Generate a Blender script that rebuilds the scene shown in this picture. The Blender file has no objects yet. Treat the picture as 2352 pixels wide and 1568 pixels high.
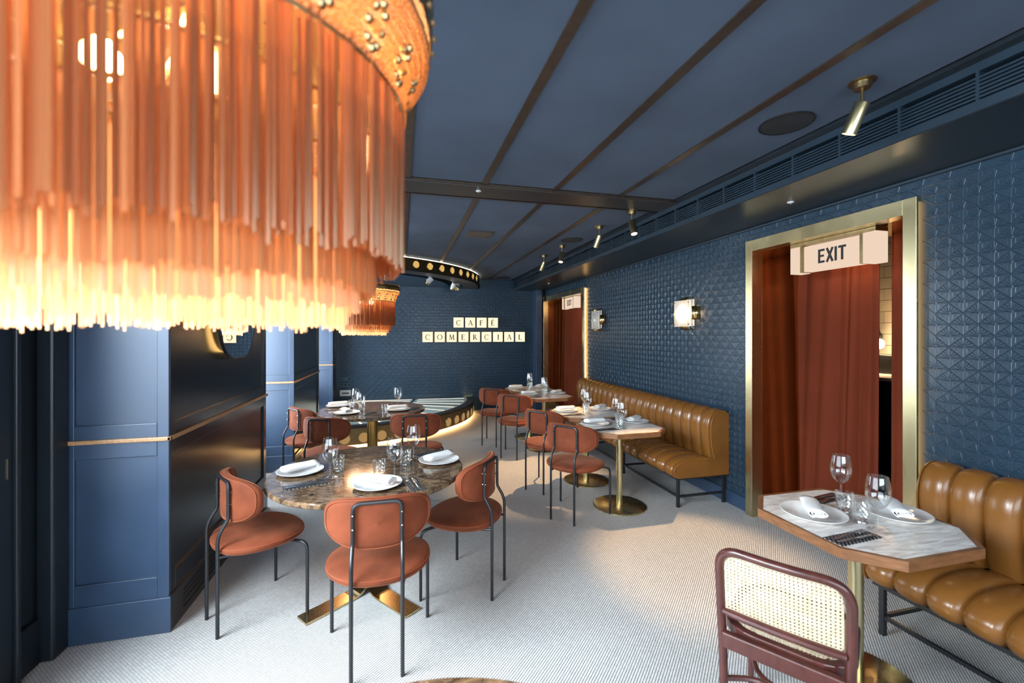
import bpy, bmesh, math, random
from mathutils import Vector, Matrix
import numpy as np
random.seed(7); rng = np.random.default_rng(7)
PI = math.pi; R = math.radians
sc = bpy.context.scene
C = sc.collection
# ------------------------------------------------------------------ camera
YAW = R(14.36)
cam = bpy.data.cameras.new('camera'); cam_o = bpy.data.objects.new('camera', cam); C.objects.link(cam_o)
cam_o.location = (0, 0, 1.6); cam_o.rotation_euler = (PI/2, 0, -YAW)
cam.sensor_width = 36; cam.lens = 36*1000/2352; cam.shift_y = -16/2352
cam.clip_start = 0.02; cam.clip_end = 60
cam.dof.use_dof = True; cam.dof.focus_distance = 3.6; cam.dof.aperture_fstop = 2.1
sc.camera = cam_o
# ------------------------------------------------------------------ world, light, exposure
w = bpy.data.worlds.new('world'); sc.world = w; w.use_nodes = True
bg = w.node_tree.nodes['Background']; bg.inputs[0].default_value = (0.75, 0.87, 1, 1); bg.inputs[1].default_value = 5.5
sc.view_settings.view_transform = 'Standard'; sc.view_settings.look = 'None'
sc.view_settings.gamma = 1; sc.view_settings.use_curve_mapping = False
sc.view_settings.exposure = 0.28
sc.cycles.use_denoising = True
sc.cycles.caustics_reflective = False; sc.cycles.caustics_refractive = False
sc.cycles.sample_clamp_indirect = 6.0
sc.cycles.max_bounces = 10; sc.cycles.diffuse_bounces = 5; sc.cycles.glossy_bounces = 5
sc.cycles.transmission_bounces = 6; sc.cycles.transparent_max_bounces = 40

def area(name, loc, target, sx, sy, power, col):
    l = bpy.data.lights.new(name, 'AREA'); l.shape = 'RECTANGLE'; l.size = sx; l.size_y = sy; l.energy = power; l.color = col
    o = bpy.data.objects.new(name, l); C.objects.link(o); o.location = loc
    d = Vector(target)-Vector(loc); o.rotation_euler = d.to_track_quat('-Z', 'Y').to_euler(); return o
def spot(name, loc, target, power, col, size=60, blend=.35, rad=.02):
    l = bpy.data.lights.new(name, 'SPOT'); l.energy = power; l.color = col; l.spot_size = R(size); l.spot_blend = blend; l.shadow_soft_size = rad
    o = bpy.data.objects.new(name, l); C.objects.link(o); o.location = loc
    d = Vector(target)-Vector(loc); o.rotation_euler = d.to_track_quat('-Z', 'Y').to_euler(); return o
def point(name, loc, power, col, rad=.03, parent=None):
    l = bpy.data.lights.new(name, 'POINT'); l.energy = power; l.color = col; l.shadow_soft_size = rad
    o = bpy.data.objects.new(name, l); C.objects.link(o); o.location = loc
    if parent: o.parent = parent
    return o
DAY = (0.82, 0.92, 1.0); WARM = (1.0, 0.62, 0.30); WARM2 = (1.0, 0.72, 0.42); LAMP = (1.0, 0.74, 0.47)
# daylight entering by the street windows of the left side and by the shop front behind the camera
area('daylight_window', (-3.0, 0.55, 2.9), (0.6, 1.5, .3), 3.6, 2.2, 1000, DAY)
area('daylight_window', (-1.66, 5.03, 1.55), (1, 5.03, 1.2), 1.0, 2.0, 40, DAY)
area('daylight_window', (-1.66, 7.9, 1.6), (1, 7.9, 1.4), 1.3, 1.9, 40, DAY)
area('daylight_shopfront', (0.5, -2.45, 1.85), (0.5, 3, 1.3), 4.0, 1.5, 70, DAY)

# ------------------------------------------------------------------ materials
def nt(m): return m.node_tree.nodes, m.node_tree.links
def mat(name, col, rough=.5, metal=0., spec=.5, noise=0., nscale=8., bump=0., bscale=40., sheen=0., coat=0., detail=3, stretch=None, col2=None, rvar=0.):
    m = bpy.data.materials.new(name); m.use_nodes = True; N, L = nt(m); b = N['Principled BSDF']
    b.inputs['Base Color'].default_value = (*col, 1); b.inputs['Roughness'].default_value = rough; b.inputs['Metallic'].default_value = metal
    b.inputs['Specular IOR Level'].default_value = spec
    if sheen: b.inputs['Sheen Weight'].default_value = sheen; b.inputs['Sheen Roughness'].default_value = .4; b.inputs['Sheen Tint'].default_value = (1, .42, .25, 1)
    if coat: b.inputs['Coat Weight'].default_value = coat; b.inputs['Coat Roughness'].default_value = .12
    if noise or bump or rvar:
        tc = N.new('ShaderNodeTexCoord'); mp = N.new('ShaderNodeMapping'); L.new(tc.outputs['Object'], mp.inputs[0])
        if stretch: mp.inputs['Scale'].default_value = stretch
    if noise or rvar:
        n = N.new('ShaderNodeTexNoise'); n.inputs['Scale'].default_value = nscale; n.inputs['Detail'].default_value = detail; L.new(mp.outputs[0], n.inputs[0])
        rp = N.new('ShaderNodeMapRange'); rp.inputs[1].default_value = .3; rp.inputs[2].default_value = .7; L.new(n.outputs[0], rp.inputs[0])
        if noise:
            mx = N.new('ShaderNodeMix'); mx.data_type = 'RGBA'; L.new(rp.outputs[0], mx.inputs[0])
            c2 = col2 or tuple(max(0, c*(1-noise)) for c in col); c1 = col if col2 else tuple(min(1, c*(1+noise)) for c in col)
            mx.inputs[6].default_value = (*c2, 1); mx.inputs[7].default_value = (*c1, 1); L.new(mx.outputs[2], b.inputs['Base Color'])
        if rvar:
            r2 = N.new('ShaderNodeMapRange'); r2.inputs[1].default_value = .3; r2.inputs[2].default_value = .7; r2.inputs[3].default_value = rough-rvar; r2.inputs[4].default_value = rough+rvar
            L.new(n.outputs[0], r2.inputs[0]); L.new(r2.outputs[0], b.inputs['Roughness'])
    if bump:
        n2 = N.new('ShaderNodeTexNoise'); n2.inputs['Scale'].default_value = bscale; L.new(mp.outputs[0], n2.inputs[0])
        bp = N.new('ShaderNodeBump'); bp.inputs['Strength'].default_value = bump; bp.inputs['Distance'].default_value = .002; L.new(n2.outputs[0], bp.inputs['Height']); L.new(bp.outputs[0], b.inputs['Normal'])
    return m
def emit(name, col, strength):
    m = bpy.data.materials.new(name); m.use_nodes = True; N, L = nt(m); N.remove(N['Principled BSDF'])
    e = N.new('ShaderNodeEmission'); e.inputs[0].default_value = (*col, 1); e.inputs[1].default_value = strength
    L.new(e.outputs[0], N['Material Output'].inputs[0]); return m
def clear_glass(name, tint=(.97, .98, .98), rough=.0, ior=1.5, boost=.0):
    m = bpy.data.materials.new(name); m.use_nodes = True; N, L = nt(m); N.remove(N['Principled BSDF'])
    t = N.new('ShaderNodeBsdfTransparent'); t.inputs[0].default_value = (*tint, 1)
    g = N.new('ShaderNodeBsdfGlossy'); g.inputs[0].default_value = (1, 1, 1, 1); g.inputs['Roughness'].default_value = rough
    f = N.new('ShaderNodeLayerWeight'); f.inputs[0].default_value = .5
    p = N.new('ShaderNodeMath'); p.operation = 'POWER'; p.inputs[1].default_value = 2.4; L.new(f.outputs['Facing'], p.inputs[0])
    a = N.new('ShaderNodeMath'); a.operation = 'MULTIPLY_ADD'; a.inputs[1].default_value = .75; a.inputs[2].default_value = .035+boost; L.new(p.outputs[0], a.inputs[0])
    x = N.new('ShaderNodeMixShader'); L.new(a.outputs[0], x.inputs[0]); L.new(t.outputs[0], x.inputs[1]); L.new(g.outputs[0], x.inputs[2])
    L.new(x.outputs[0], N['Material Output'].inputs[0]); return m
def translucent(name, col, tcol, mixf=.5, gloss=.12, rough=.25):
    m = bpy.data.materials.new(name); m.use_nodes = True; N, L = nt(m); N.remove(N['Principled BSDF'])
    d = N.new('ShaderNodeBsdfDiffuse'); d.inputs[0].default_value = (*col, 1)
    t = N.new('ShaderNodeBsdfTranslucent'); t.inputs[0].default_value = (*tcol, 1)
    g = N.new('ShaderNodeBsdfGlossy'); g.inputs[0].default_value = (1, .78, .55, 1); g.inputs['Roughness'].default_value = rough
    a = N.new('ShaderNodeMixShader'); a.inputs[0].default_value = mixf; L.new(d.outputs[0], a.inputs[1]); L.new(t.outputs[0], a.inputs[2])
    b = N.new('ShaderNodeMixShader'); b.inputs[0].default_value = gloss; L.new(a.outputs[0], b.inputs[1]); L.new(g.outputs[0], b.inputs[2])
    L.new(b.outputs[0], N['Material Output'].inputs[0]); return m

BLUE = (0.022, 0.062, 0.125)
M = {}
M['wall'] = mat('embossed_blue_paint', (0.016, 0.037, 0.061), .28, noise=.12, nscale=2.5, spec=.5)
M['stage_wall'] = mat('stage_wall_blue_paint', (0.011, 0.040, 0.076), .33, noise=.12, nscale=2.5)
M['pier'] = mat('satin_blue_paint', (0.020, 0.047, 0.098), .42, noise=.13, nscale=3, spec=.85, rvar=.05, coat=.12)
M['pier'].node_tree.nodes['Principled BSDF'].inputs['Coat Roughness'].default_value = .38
M['pier_shaded'] = mat('shaded_satin_blue_paint', (0.014, 0.019, 0.027), .24, noise=.12, nscale=3)  # pier paint darkened; shade of the side faces put into the colour
M['casing'] = mat('near_black_blue_paint', (0.006, 0.011, 0.017), .42, noise=.15, nscale=3)
M['soffit_blue'] = mat('satin_deep_blue_paint', (0.013, 0.027, 0.043), .4, noise=.12, nscale=3)
M['soffit'] = mat('satin_black_blue_paint', (0.012, 0.016, 0.021), .32, noise=.15, nscale=2)
M['ceil'] = mat('ceiling_fabric', (0.080, 0.106, 0.152), .85, noise=.14, nscale=1.6, detail=6, bump=.15, bscale=500, spec=.2)
M['strip'] = mat('bronze_strip', (0.10, 0.075, 0.06), .38, metal=.75, noise=.15, nscale=20)
M['beam'] = mat('dark_bronze_paint', (0.045, 0.040, 0.040), .38, metal=.3, noise=.1, nscale=3)
M['black'] = mat('black_void', (0.004, 0.005, 0.006), .6)
M['frame'] = mat('black_powder_coat', (0.012, 0.013, 0.016), .38, noise=.1, nscale=30)
M['brass'] = mat('brushed_brass', (0.60, 0.51, 0.29), .27, metal=1, noise=.04, nscale=5, rvar=.03, stretch=(1, 1, .3))
M['brass_mirror'] = mat('polished_brass', (0.66, 0.47, 0.20), .12, metal=1, noise=.05, nscale=8)
M['brass_leg'] = mat('table_leg_brass', (0.58, 0.44, 0.22), .2, metal=1, noise=.08, nscale=9)
M['brass_dark'] = mat('aged_brass', (0.30, 0.22, 0.11), .32, metal=1, noise=.2, nscale=25)
M['stage_brass'] = mat('led_lit_stage_brass', (0.36, 0.26, 0.13), .36, metal=1, noise=.12, nscale=14)  # canopy brass raised in tone; LED glow on the rim put into the colour
M['brass_band'] = mat('dark_bronze_brass', (0.20, 0.14, 0.065), .34, metal=1, noise=.12, nscale=14)
M['velvet'] = mat('terracotta_velvet', (0.150, 0.034, 0.012), .8, noise=.4, nscale=5, sheen=.30, bump=.15, bscale=300, spec=.25)
M['piping'] = mat('terracotta_piping', (0.22, 0.050, 0.018), .7, sheen=.3, noise=.1, spec=.2)
M['curtain'] = mat('oxblood_velvet', (0.145, 0.024, 0.007), .8, noise=.12, nscale=2, sheen=.12, spec=.2)
M['leather'] = mat('tan_leather', (0.20, 0.078, 0.015), .25, noise=.2, nscale=3, detail=4, bump=.12, bscale=130, spec=.5, rvar=.02)
M['wood'] = mat('walnut_edge', (0.20, 0.085, 0.035), .38, noise=.3, nscale=14, stretch=(1, 1, 6), detail=6)
M['bent'] = mat('mahogany_stained_beech', (0.066, 0.019, 0.015), .28, noise=.25, nscale=12, stretch=(3, 3, 1), detail=5, coat=.25)
M['cane'] = mat('cane', (0.60, 0.49, 0.34), .55, noise=.15, nscale=30)
M['white'] = mat('porcelain', (0.80, 0.80, 0.79), .14, coat=.4)
M['linen'] = mat('white_linen', (0.80, 0.79, 0.78), .9, bump=.2, bscale=400, noise=.03)
M['steel'] = mat('polished_steel', (0.72, 0.70, 0.67), .14, metal=1, noise=.05)
M['glass'] = clear_glass('clear_glass', boost=.02)
M['cutglass'] = clear_glass('cut_glass', (.95, .97, .97), .03, 1.6, .05)
M['oak'] = mat('oak_rail', (0.42, 0.24, 0.12), .4, noise=.25, nscale=10, stretch=(8, .6, 8))
M['dadowood'] = M['oak']
M['ink'] = mat('black_ink', (0.01, 0.009, 0.009), .5)
M['letterface'] = emit('lit_opal_face', (1.0, 0.80, 0.52), 1.15)
M['exitface'] = emit('lit_exit_face', (1.0, 0.76, 0.58), .72)
M['led'] = emit('led_strip', (1.0, 0.58, 0.18), 7)
M['led_soft'] = emit('led_cove', (1.0, 0.86, 0.6), 11)
M['led_floor'] = emit('led_floor_line', (1.0, 0.55, 0.20), 30)
M['porthole'] = emit('lit_porthole', (1.0, 0.60, 0.17), .62)
M['porthole_low'] = emit('lit_stage_porthole', (1.0, 0.58, 0.22), .34)
M['bulb'] = emit('hot_bulb', (1.0, 0.75, 0.42), 22)
M['sconce_bulb'] = emit('sconce_bulb', (1.0, 0.78, 0.48), 45)
M['spotface'] = emit('spot_lens', (1.0, 0.80, 0.52), 12)
M['glow_glass'] = mat('stage_glass', (0.58, 0.70, 0.66), .12, spec=.6)
M['tube'] = emit('stage_light_tube', (1.0, 0.93, 0.75), 1.2)
M['stagewood'] = mat('dark_stage_boards', (0.03, 0.04, 0.06), .4, noise=.3, nscale=8, stretch=(8, 1, 1))
M['speaker'] = mat('charcoal_grille', (0.018, 0.02, 0.024), .7, noise=.3, nscale=6, bump=.3, bscale=900)
M['plastic'] = mat('white_plastic', (0.75, 0.76, 0.78), .4)
M['blueplastic'] = mat('blue_painted_socket', (0.03, 0.085, 0.15), .4)
M['mirror'] = mat('mirror_silver', (0.82, 0.84, 0.86), .01, metal=1)
M['tile'] = mat('white_glazed_tile', (0.72, 0.66, 0.55), .2, noise=.05)
M['grout'] = mat('grout', (0.25, 0.18, 0.11), .9)
M['fringe'] = translucent('amber_glass_rod', (0.29, 0.115, 0.048), (0.98, 0.60, 0.37), .69, .07, .22)
def vary(m, lo, hi):
    N, L = nt(m); oi = N.new('ShaderNodeObjectInfo'); mr = N.new('ShaderNodeMapRange'); mr.inputs[3].default_value = lo; mr.inputs[4].default_value = hi; L.new(oi.outputs['Random'], mr.inputs[0])
    for n in list(N):
        if n.type in ('BSDF_DIFFUSE', 'BSDF_TRANSLUCENT'):
            v = N.new('ShaderNodeVectorMath'); v.operation = 'SCALE'; v.inputs[0].default_value = n.inputs[0].default_value[:3]; L.new(mr.outputs[0], v.inputs['Scale']); L.new(v.outputs[0], n.inputs[0])
vary(M['fringe'], .8, 1.25)
M['fringe_in'] = translucent('lit_amber_glass_rod', (0.82, 0.58, 0.40), (0.98, 0.80, 0.62), .6, .03)  # same amber rods made paler; bulb light on inner tiers put into the colour
M['fringe_mid'] = translucent('half_lit_amber_glass_rod', (0.52, 0.28, 0.14), (1.0, 0.72, 0.48), .68, .03)  # second tier of the same rods, some bulb light painted into its colour
M['frieze'] = translucent('amber_frieze_shade', (0.34, 0.19, 0.10), (0.9, 0.56, 0.33), .5, .08)
M['bead'] = translucent('amber_bead', (0.60, 0.36, 0.19), (1.0, 0.80, 0.54), .8, .05)
for _k in ('frieze', 'bead'):
  _N, _L = nt(M[_k]); _t = _N.new('ShaderNodeBsdfTransparent'); _t.inputs[0].default_value = (1, .72, .45, 1); _m = _N.new('ShaderNodeMixShader'); _m.inputs[0].default_value = .45
  _o = _N['Material Output']; _L.new(_o.inputs[0].links[0].from_socket, _m.inputs[1]); _L.new(_t.outputs[0], _m.inputs[2]); _L.new(_m.outputs[0], _o.inputs[0])
M['opal'] = translucent('textured_sconce_glass', (0.92, 0.91, 0.88), (0.98, 0.93, 0.84), .5, .12, .12)
_N, _L = nt(M['opal']); _t = _N.new('ShaderNodeBsdfTransparent'); _m = _N.new('ShaderNodeMixShader'); _m.inputs[0].default_value = .36
_o = _N['Material Output']; _L.new(_o.inputs[0].links[0].from_socket, _m.inputs[1]); _L.new(_t.outputs[0], _m.inputs[2]); _L.new(_m.outputs[0], _o.inputs[0])
M['wallplain'] = mat('plain_night_paint', (0.03, 0.05, 0.08), .5, noise=.1)

# mosaic floor: tiny white tesserae laid on the diagonal, dark joints
def floor_mat():
    m = bpy.data.materials.new('white_mosaic'); m.use_nodes = True; N, L = nt(m); b = N['Principled BSDF']
    tc = N.new('ShaderNodeTexCoord'); mp = N.new('ShaderNodeMapping'); mp.inputs['Rotation'].default_value = (0, 0, R(-45)); L.new(tc.outputs['Object'], mp.inputs[0])
    sx = N.new('ShaderNodeSeparateXYZ'); L.new(mp.outputs[0], sx.inputs[0])
    def mth(op, a, v=None, v2=None):
        n = N.new('ShaderNodeMath'); n.operation = op; L.new(a, n.inputs[0]) if not isinstance(a, (int, float)) else None
        if v is not None:
            if isinstance(v, (int, float)): n.inputs[1].default_value = v
            else: L.new(v, n.inputs[1])
        return n.outputs[0]
    def joint(axis, pitch, width, soft):
        p = mth('MULTIPLY', axis, 1/pitch); f = mth('FRACT', p); c = mth('SUBTRACT', f, .5); a = mth('ABSOLUTE', c)
        r = N.new('ShaderNodeMapRange'); r.interpolation_type = 'SMOOTHSTEP'; L.new(a, r.inputs[0]); r.inputs[1].default_value = .5-width/pitch/2-soft; r.inputs[2].default_value = .5-width/pitch/2+soft
        return r.outputs[0], mth('FLOOR', p)
    ja, ia = joint(sx.outputs[1], .0120, .0027, .035)      # joints that run along the diagonal
    jb, ib = joint(sx.outputs[0], .0119, .0017, .04)
    jb2 = mth('MULTIPLY', jb, .60); j = mth('MAXIMUM', ja, jb2)
    cx = N.new('ShaderNodeCombineXYZ'); L.new(ia, cx.inputs[0]); L.new(ib, cx.inputs[1])
    wn = N.new('ShaderNodeTexWhiteNoise'); L.new(cx.outputs[0], wn.inputs[0])
    tint = N.new('ShaderNodeMix'); tint.data_type = 'RGBA'; L.new(wn.outputs[0], tint.inputs[0]); tint.inputs[6].default_value = (.60, .60, .585, 1); tint.inputs[7].default_value = (.72, .72, .71, 1)
    n = N.new('ShaderNodeTexNoise'); n.inputs['Scale'].default_value = 1.3; n.inputs['Detail'].default_value = 5; L.new(tc.outputs['Object'], n.inputs[0])
    dirt = N.new('ShaderNodeMapRange'); L.new(n.outputs[0], dirt.inputs[0]); dirt.inputs[1].default_value = .25; dirt.inputs[2].default_value = .75; dirt.inputs[3].default_value = .86; dirt.inputs[4].default_value = 1
    td = N.new('ShaderNodeVectorMath'); td.operation = 'SCALE'; L.new(tint.outputs[2], td.inputs[0]); L.new(dirt.outputs[0], td.inputs['Scale'])
    mx = N.new('ShaderNodeMix'); mx.data_type = 'RGBA'; L.new(j, mx.inputs[0]); L.new(td.outputs[0], mx.inputs[6]); mx.inputs[7].default_value = (.020, .020, .024, 1)
    L.new(mx.outputs[2], b.inputs['Base Color'])
    rr = N.new('ShaderNodeMapRange'); L.new(j, rr.inputs[0]); rr.inputs[3].default_value = .42; rr.inputs[4].default_value = .8; L.new(rr.outputs[0], b.inputs['Roughness'])
    bp = N.new('ShaderNodeBump'); bp.invert = True; bp.inputs['Strength'].default_value = .35; bp.inputs['Distance'].default_value = .001; L.new(j, bp.inputs['Height']); L.new(bp.outputs[0], b.inputs['Normal'])
    return m
M['floor'] = floor_mat()

def marble(name, base, mid, vein, scale, stretch=(1, 1, 1), rot=0, rough=.08, vw=.05, coat=.3, veinscale=None):
    m = bpy.data.materials.new(name); m.use_nodes = True; N, L = nt(m); b = N['Principled BSDF']
    tc = N.new('ShaderNodeTexCoord'); mp = N.new('ShaderNodeMapping'); mp.inputs['Scale'].default_value = stretch; mp.inputs['Rotation'].default_value = (0, 0, rot); L.new(tc.outputs['Object'], mp.inputs[0])
    n1 = N.new('ShaderNodeTexNoise'); n1.inputs['Scale'].default_value = scale; n1.inputs['Detail'].default_value = 8; n1.inputs['Distortion'].default_value = 1.2; L.new(mp.outputs[0], n1.inputs[0])
    cr = N.new('ShaderNodeValToRGB'); cr.color_ramp.elements[0].position = .36; cr.color_ramp.elements[0].color = (*base, 1); cr.color_ramp.elements[1].position = .64; cr.color_ramp.elements[1].color = (*mid, 1); L.new(n1.outputs[0], cr.inputs[0])
    # warped voronoi edges make the veins
    wv = N.new('ShaderNodeVectorMath'); wv.operation = 'MULTIPLY_ADD'; L.new(n1.outputs[1], wv.inputs[0]); wv.inputs[1].default_value = (.8/scale, .8/scale, .8/scale); L.new(mp.outputs[0], wv.inputs[2])
    v = N.new('ShaderNodeTexVoronoi'); v.feature = 'DISTANCE_TO_EDGE'; v.inputs['Scale'].default_value = veinscale or scale*1.6; L.new(wv.outputs[0], v.inputs[0])
    r = N.new('ShaderNodeMapRange'); L.new(v.outputs[0], r.inputs[0]); r.inputs[1].default_value = 0; r.inputs[2].default_value = vw; r.inputs[3].default_value = 1; r.inputs[4].default_value = 0
    n3 = N.new('ShaderNodeTexNoise'); n3.inputs['Scale'].default_value = scale*.8; L.new(mp.outputs[0], n3.inputs[0])
    r3 = N.new('ShaderNodeMapRange'); L.new(n3.outputs[0], r3.inputs[0]); r3.inputs[1].default_value = .42; r3.inputs[2].default_value = .68
    ml = N.new('ShaderNodeMath'); ml.operation = 'MULTIPLY'; L.new(r.outputs[0], ml.inputs[0]); L.new(r3.outputs[0], ml.inputs[1])
    mx = N.new('ShaderNodeMix'); mx.data_type = 'RGBA'; L.new(ml.outputs[0], mx.inputs[0]); L.new(cr.outputs[0], mx.inputs[6]); mx.inputs[7].default_value = (*vein, 1)
    L.new(mx.outputs[2], b.inputs['Base Color']); b.inputs['Roughness'].default_value = rough; b.inputs['Coat Weight'].default_value = coat; b.inputs['Coat Roughness'].default_value = .05
    return m
M['emperador'] = marble('brown_marble', (0.035, 0.020, 0.012), (0.20, 0.125, 0.070), (0.46, 0.35, 0.25), 15, (1, 1.8, 1), .5, .11, .032, .05, 20)
M['grey_marble'] = marble('veined_white_marble', (0.60, 0.54, 0.50), (0.86, 0.82, 0.78), (0.42, 0.36, 0.32), 9, (.6, 3.6, 1), R(58), .2, .05, .08, 6)

def dots_mat():
    m = bpy.data.materials.new('dotted_black_paper'); m.use_nodes = True; N, L = nt(m); b = N['Principled BSDF']
    tc = N.new('ShaderNodeTexCoord'); mp = N.new('ShaderNodeMapping'); mp.inputs['Scale'].default_value = (70, 70, 0); mp.inputs['Rotation'].default_value = (0, 0, R(45)); L.new(tc.outputs['Object'], mp.inputs[0])
    fr = N.new('ShaderNodeVectorMath'); fr.operation = 'FRACTION'; L.new(mp.outputs[0], fr.inputs[0])
    sb = N.new('ShaderNodeVectorMath'); sb.operation = 'SUBTRACT'; sb.inputs[1].default_value = (.5, .5, 0); L.new(fr.outputs[0], sb.inputs[0])
    ln = N.new('ShaderNodeVectorMath'); ln.operation = 'LENGTH'; L.new(sb.outputs[0], ln.inputs[0])
    lt = N.new('ShaderNodeMath'); lt.operation = 'LESS_THAN'; lt.inputs[1].default_value = .15; L.new(ln.outputs['Value'], lt.inputs[0])
    mx = N.new('ShaderNodeMix'); mx.data_type = 'RGBA'; L.new(lt.outputs[0], mx.inputs[0]); mx.inputs[6].default_value = (.012, .012, .013, 1); mx.inputs[7].default_value = (.7, .7, .68, 1); L.new(mx.outputs[2], b.inputs['Base Color']); b.inputs['Roughness'].default_value = .4
    return m
M['dots'] = dots_mat()

# ------------------------------------------------------------------ mesh builder
class MB:
    def __init__(s): s.v = []; s.f = []; s.sm = []
    def add(s, vs, fs, smooth=False):
        o = len(s.v); s.v += [tuple(p) for p in vs]; s.f += [tuple(i+o for i in f) for f in fs]; s.sm += [smooth]*len(fs); return s
    def box(s, x0, x1, y0, y1, z0, z1):
        v = [(x, y, z) for z in (z0, z1) for y in (y0, y1) for x in (x0, x1)]
        return s.add(v, [(0, 2, 3, 1), (4, 5, 7, 6), (0, 1, 5, 4), (2, 6, 7, 3), (0, 4, 6, 2), (1, 3, 7, 5)])
    def bar(s, p, q, wd, th, up=(0, 0, 1)):
        p = Vector(p); q = Vector(q); d = (q-p).normalized(); u = Vector(up)
        if abs(d.dot(u)) > .98: u = Vector((1, 0, 0))
        a = d.cross(u).normalized()*wd/2; b = a.cross(d).normalized()*th/2
        v = [p-a-b, p+a-b, p+a+b, p-a+b, q-a-b, q+a-b, q+a+b, q-a+b]
        return s.add(v, [(3, 2, 1, 0), (4, 5, 6, 7), (0, 1, 5, 4), (1, 2, 6, 5), (2, 3, 7, 6), (3, 0, 4, 7)])
    def tube(s, pts, r, n=8, closed=False):
        P = [Vector(p) for p in pts]; m = len(P); rings = []
        t0 = ((P[1]-P[0]) if not closed else (P[1]-P[-1])).normalized()
        ref = Vector((0, 0, 1)) if abs(t0.z) < .9 else Vector((1, 0, 0))
        nrm = t0.cross(ref).normalized()
        vs = []
        for i in range(m):
            if closed: t = (P[(i+1) % m]-P[i-1]).normalized()
            elif i == 0: t = (P[1]-P[0]).normalized()
            elif i == m-1: t = (P[-1]-P[-2]).normalized()
            else: t = (P[i+1]-P[i-1]).normalized()
            nrm = (nrm - t*nrm.dot(t)).normalized(); b = t.cross(nrm)
            rr = r[i] if isinstance(r, (list, tuple)) else r
            for k in range(n):
                a = 2*PI*k/n; vs.append(P[i]+(nrm*math.cos(a)+b*math.sin(a))*rr)
        fs = []
        for i in range(m if closed else m-1):
            j = (i+1) % m
            for k in range(n): fs.append((i*n+k, i*n+(k+1) % n, j*n+(k+1) % n, j*n+k))
        s.add(vs, fs, True)
        if not closed:
            o = len(s.v)-m*n; s.f += [tuple(o+k for k in range(n))[::-1], tuple(o+(m-1)*n+k for k in range(n))]; s.sm += [False, False]
        return s
    def lathe(s, prof, n=24, c=(0, 0, 0), a0=0, a1=2*PI, smooth=True):
        full = abs(a1-a0-2*PI) < 1e-6; k = n if full else n+1; vs = []
        for (r, z) in prof:
            for i in range(k):
                a = a0+(a1-a0)*i/n; vs.append((c[0]+r*math.cos(a), c[1]+r*math.sin(a), c[2]+z))
        fs = []
        for j in range(len(prof)-1):
            for i in range(n):
                i2 = (i+1) % k if full else i+1
                fs.append((j*k+i, j*k+i2, (j+1)*k+i2, (j+1)*k+i))
        return s.add(vs, fs, smooth)
    def prism(s, poly, z0, z1, fn=None):
        n = len(poly); fn = fn or (lambda x, y, z: (x, y, z))
        v = [fn(x, y, z0) for x, y in poly]+[fn(x, y, z1) for x, y in poly]
        return s.add(v, [tuple(range(n))[::-1], tuple(range(n, 2*n))]+[(i, (i+1) % n, n+(i+1) % n, n+i) for i in range(n)])
    def grid(s, fn, nu, nv, smooth=True, closeu=False):
        ku = nu if closeu else nu+1
        vs = [fn(i/nu, j/nv) for j in range(nv+1) for i in range(ku)]
        fs = [(j*ku+i, j*ku+(i+1) % ku, (j+1)*ku+(i+1) % ku, (j+1)*ku+i) for j in range(nv) for i in range(nu)]
        return s.add(vs, fs, smooth)
    def ball(s, c, r, n=10, m=6, sz=1):
        pr = [(r*math.sin(PI*j/m) or 1e-5, -r*sz*math.cos(PI*j/m)) for j in range(m+1)]
        return s.lathe(pr, n, c)
    def build(s, name, m, parent=None, loc=None, sharp=35, bevel=0):
        me = bpy.data.meshes.new(name); me.from_pydata(s.v, [], s.f)
        me.polygons.foreach_set('use_smooth', s.sm); me.update()
        if any(s.sm) and sharp: me.set_sharp_from_angle(angle=R(sharp))
        me.materials.append(m); o = bpy.data.objects.new(name, me); C.objects.link(o)
        if parent: o.parent = parent
        if loc: o.location = loc
        if bevel:
            b = o.modifiers.new('edge', 'BEVEL'); b.width = bevel; b.segments = 2; b.limit_method = 'ANGLE'
        return o
def tag(o, label=None, cat=None, group=None, kind=None):
    if label: o['label'] = label
    if cat: o['category'] = cat
    if group: o['group'] = group
    if kind: o['kind'] = kind
    return o
def thing(name, label, cat, loc=(0, 0, 0), rz=0, group=None):
    o = bpy.data.objects.new(name, None); C.objects.link(o); o.location = loc; o.rotation_euler = (0, 0, rz); o.empty_display_size = .1
    return tag(o, label, cat, group)
def struct(name, mb, m, label, **k):
    o = mb.build(name, m, **k); return tag(o, label, None, None, 'structure')
def dup(root, loc=None, rz=None, label=None, group=None):
    c = root.copy(); C.objects.link(c)
    if loc is not None: c.location = loc
    if rz is not None: c.rotation_euler = (0, 0, rz)
    if label: c['label'] = label
    if group: c['group'] = group
    for ch in list(root.children):
        d = ch.copy(); C.objects.link(d); d.parent = c
        for g in list(ch.children):
            e = g.copy(); C.objects.link(e); e.parent = d
    return c
def inst(o, loc, parent=None, rz=0, name=None):
    c = o.copy(); C.objects.link(c); c.location = loc; c.rotation_euler = (0, 0, rz); c.parent = parent or o.parent; return c
def arc(c, r, a0, a1, n, fn): return [fn(c[0]+r*math.cos(a0+(a1-a0)*i/n), c[1]+r*math.sin(a0+(a1-a0)*i/n)) for i in range(n+1)]

# ================================================================== SETTING
XW, YB, ZC = 3.03, 9.1, 2.77            # right wall plane, far wall plane, ceiling
XL, YF = -1.72, -2.6
SX, SZ = 2.37, 2.55                     # soffit edge and underside
floor = struct('floor', MB().box(-1.9, 5.4, YF-.15, 9.5, -.1, 0), M['floor'], 'floor of tiny white mosaic tiles with dark joints')
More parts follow.
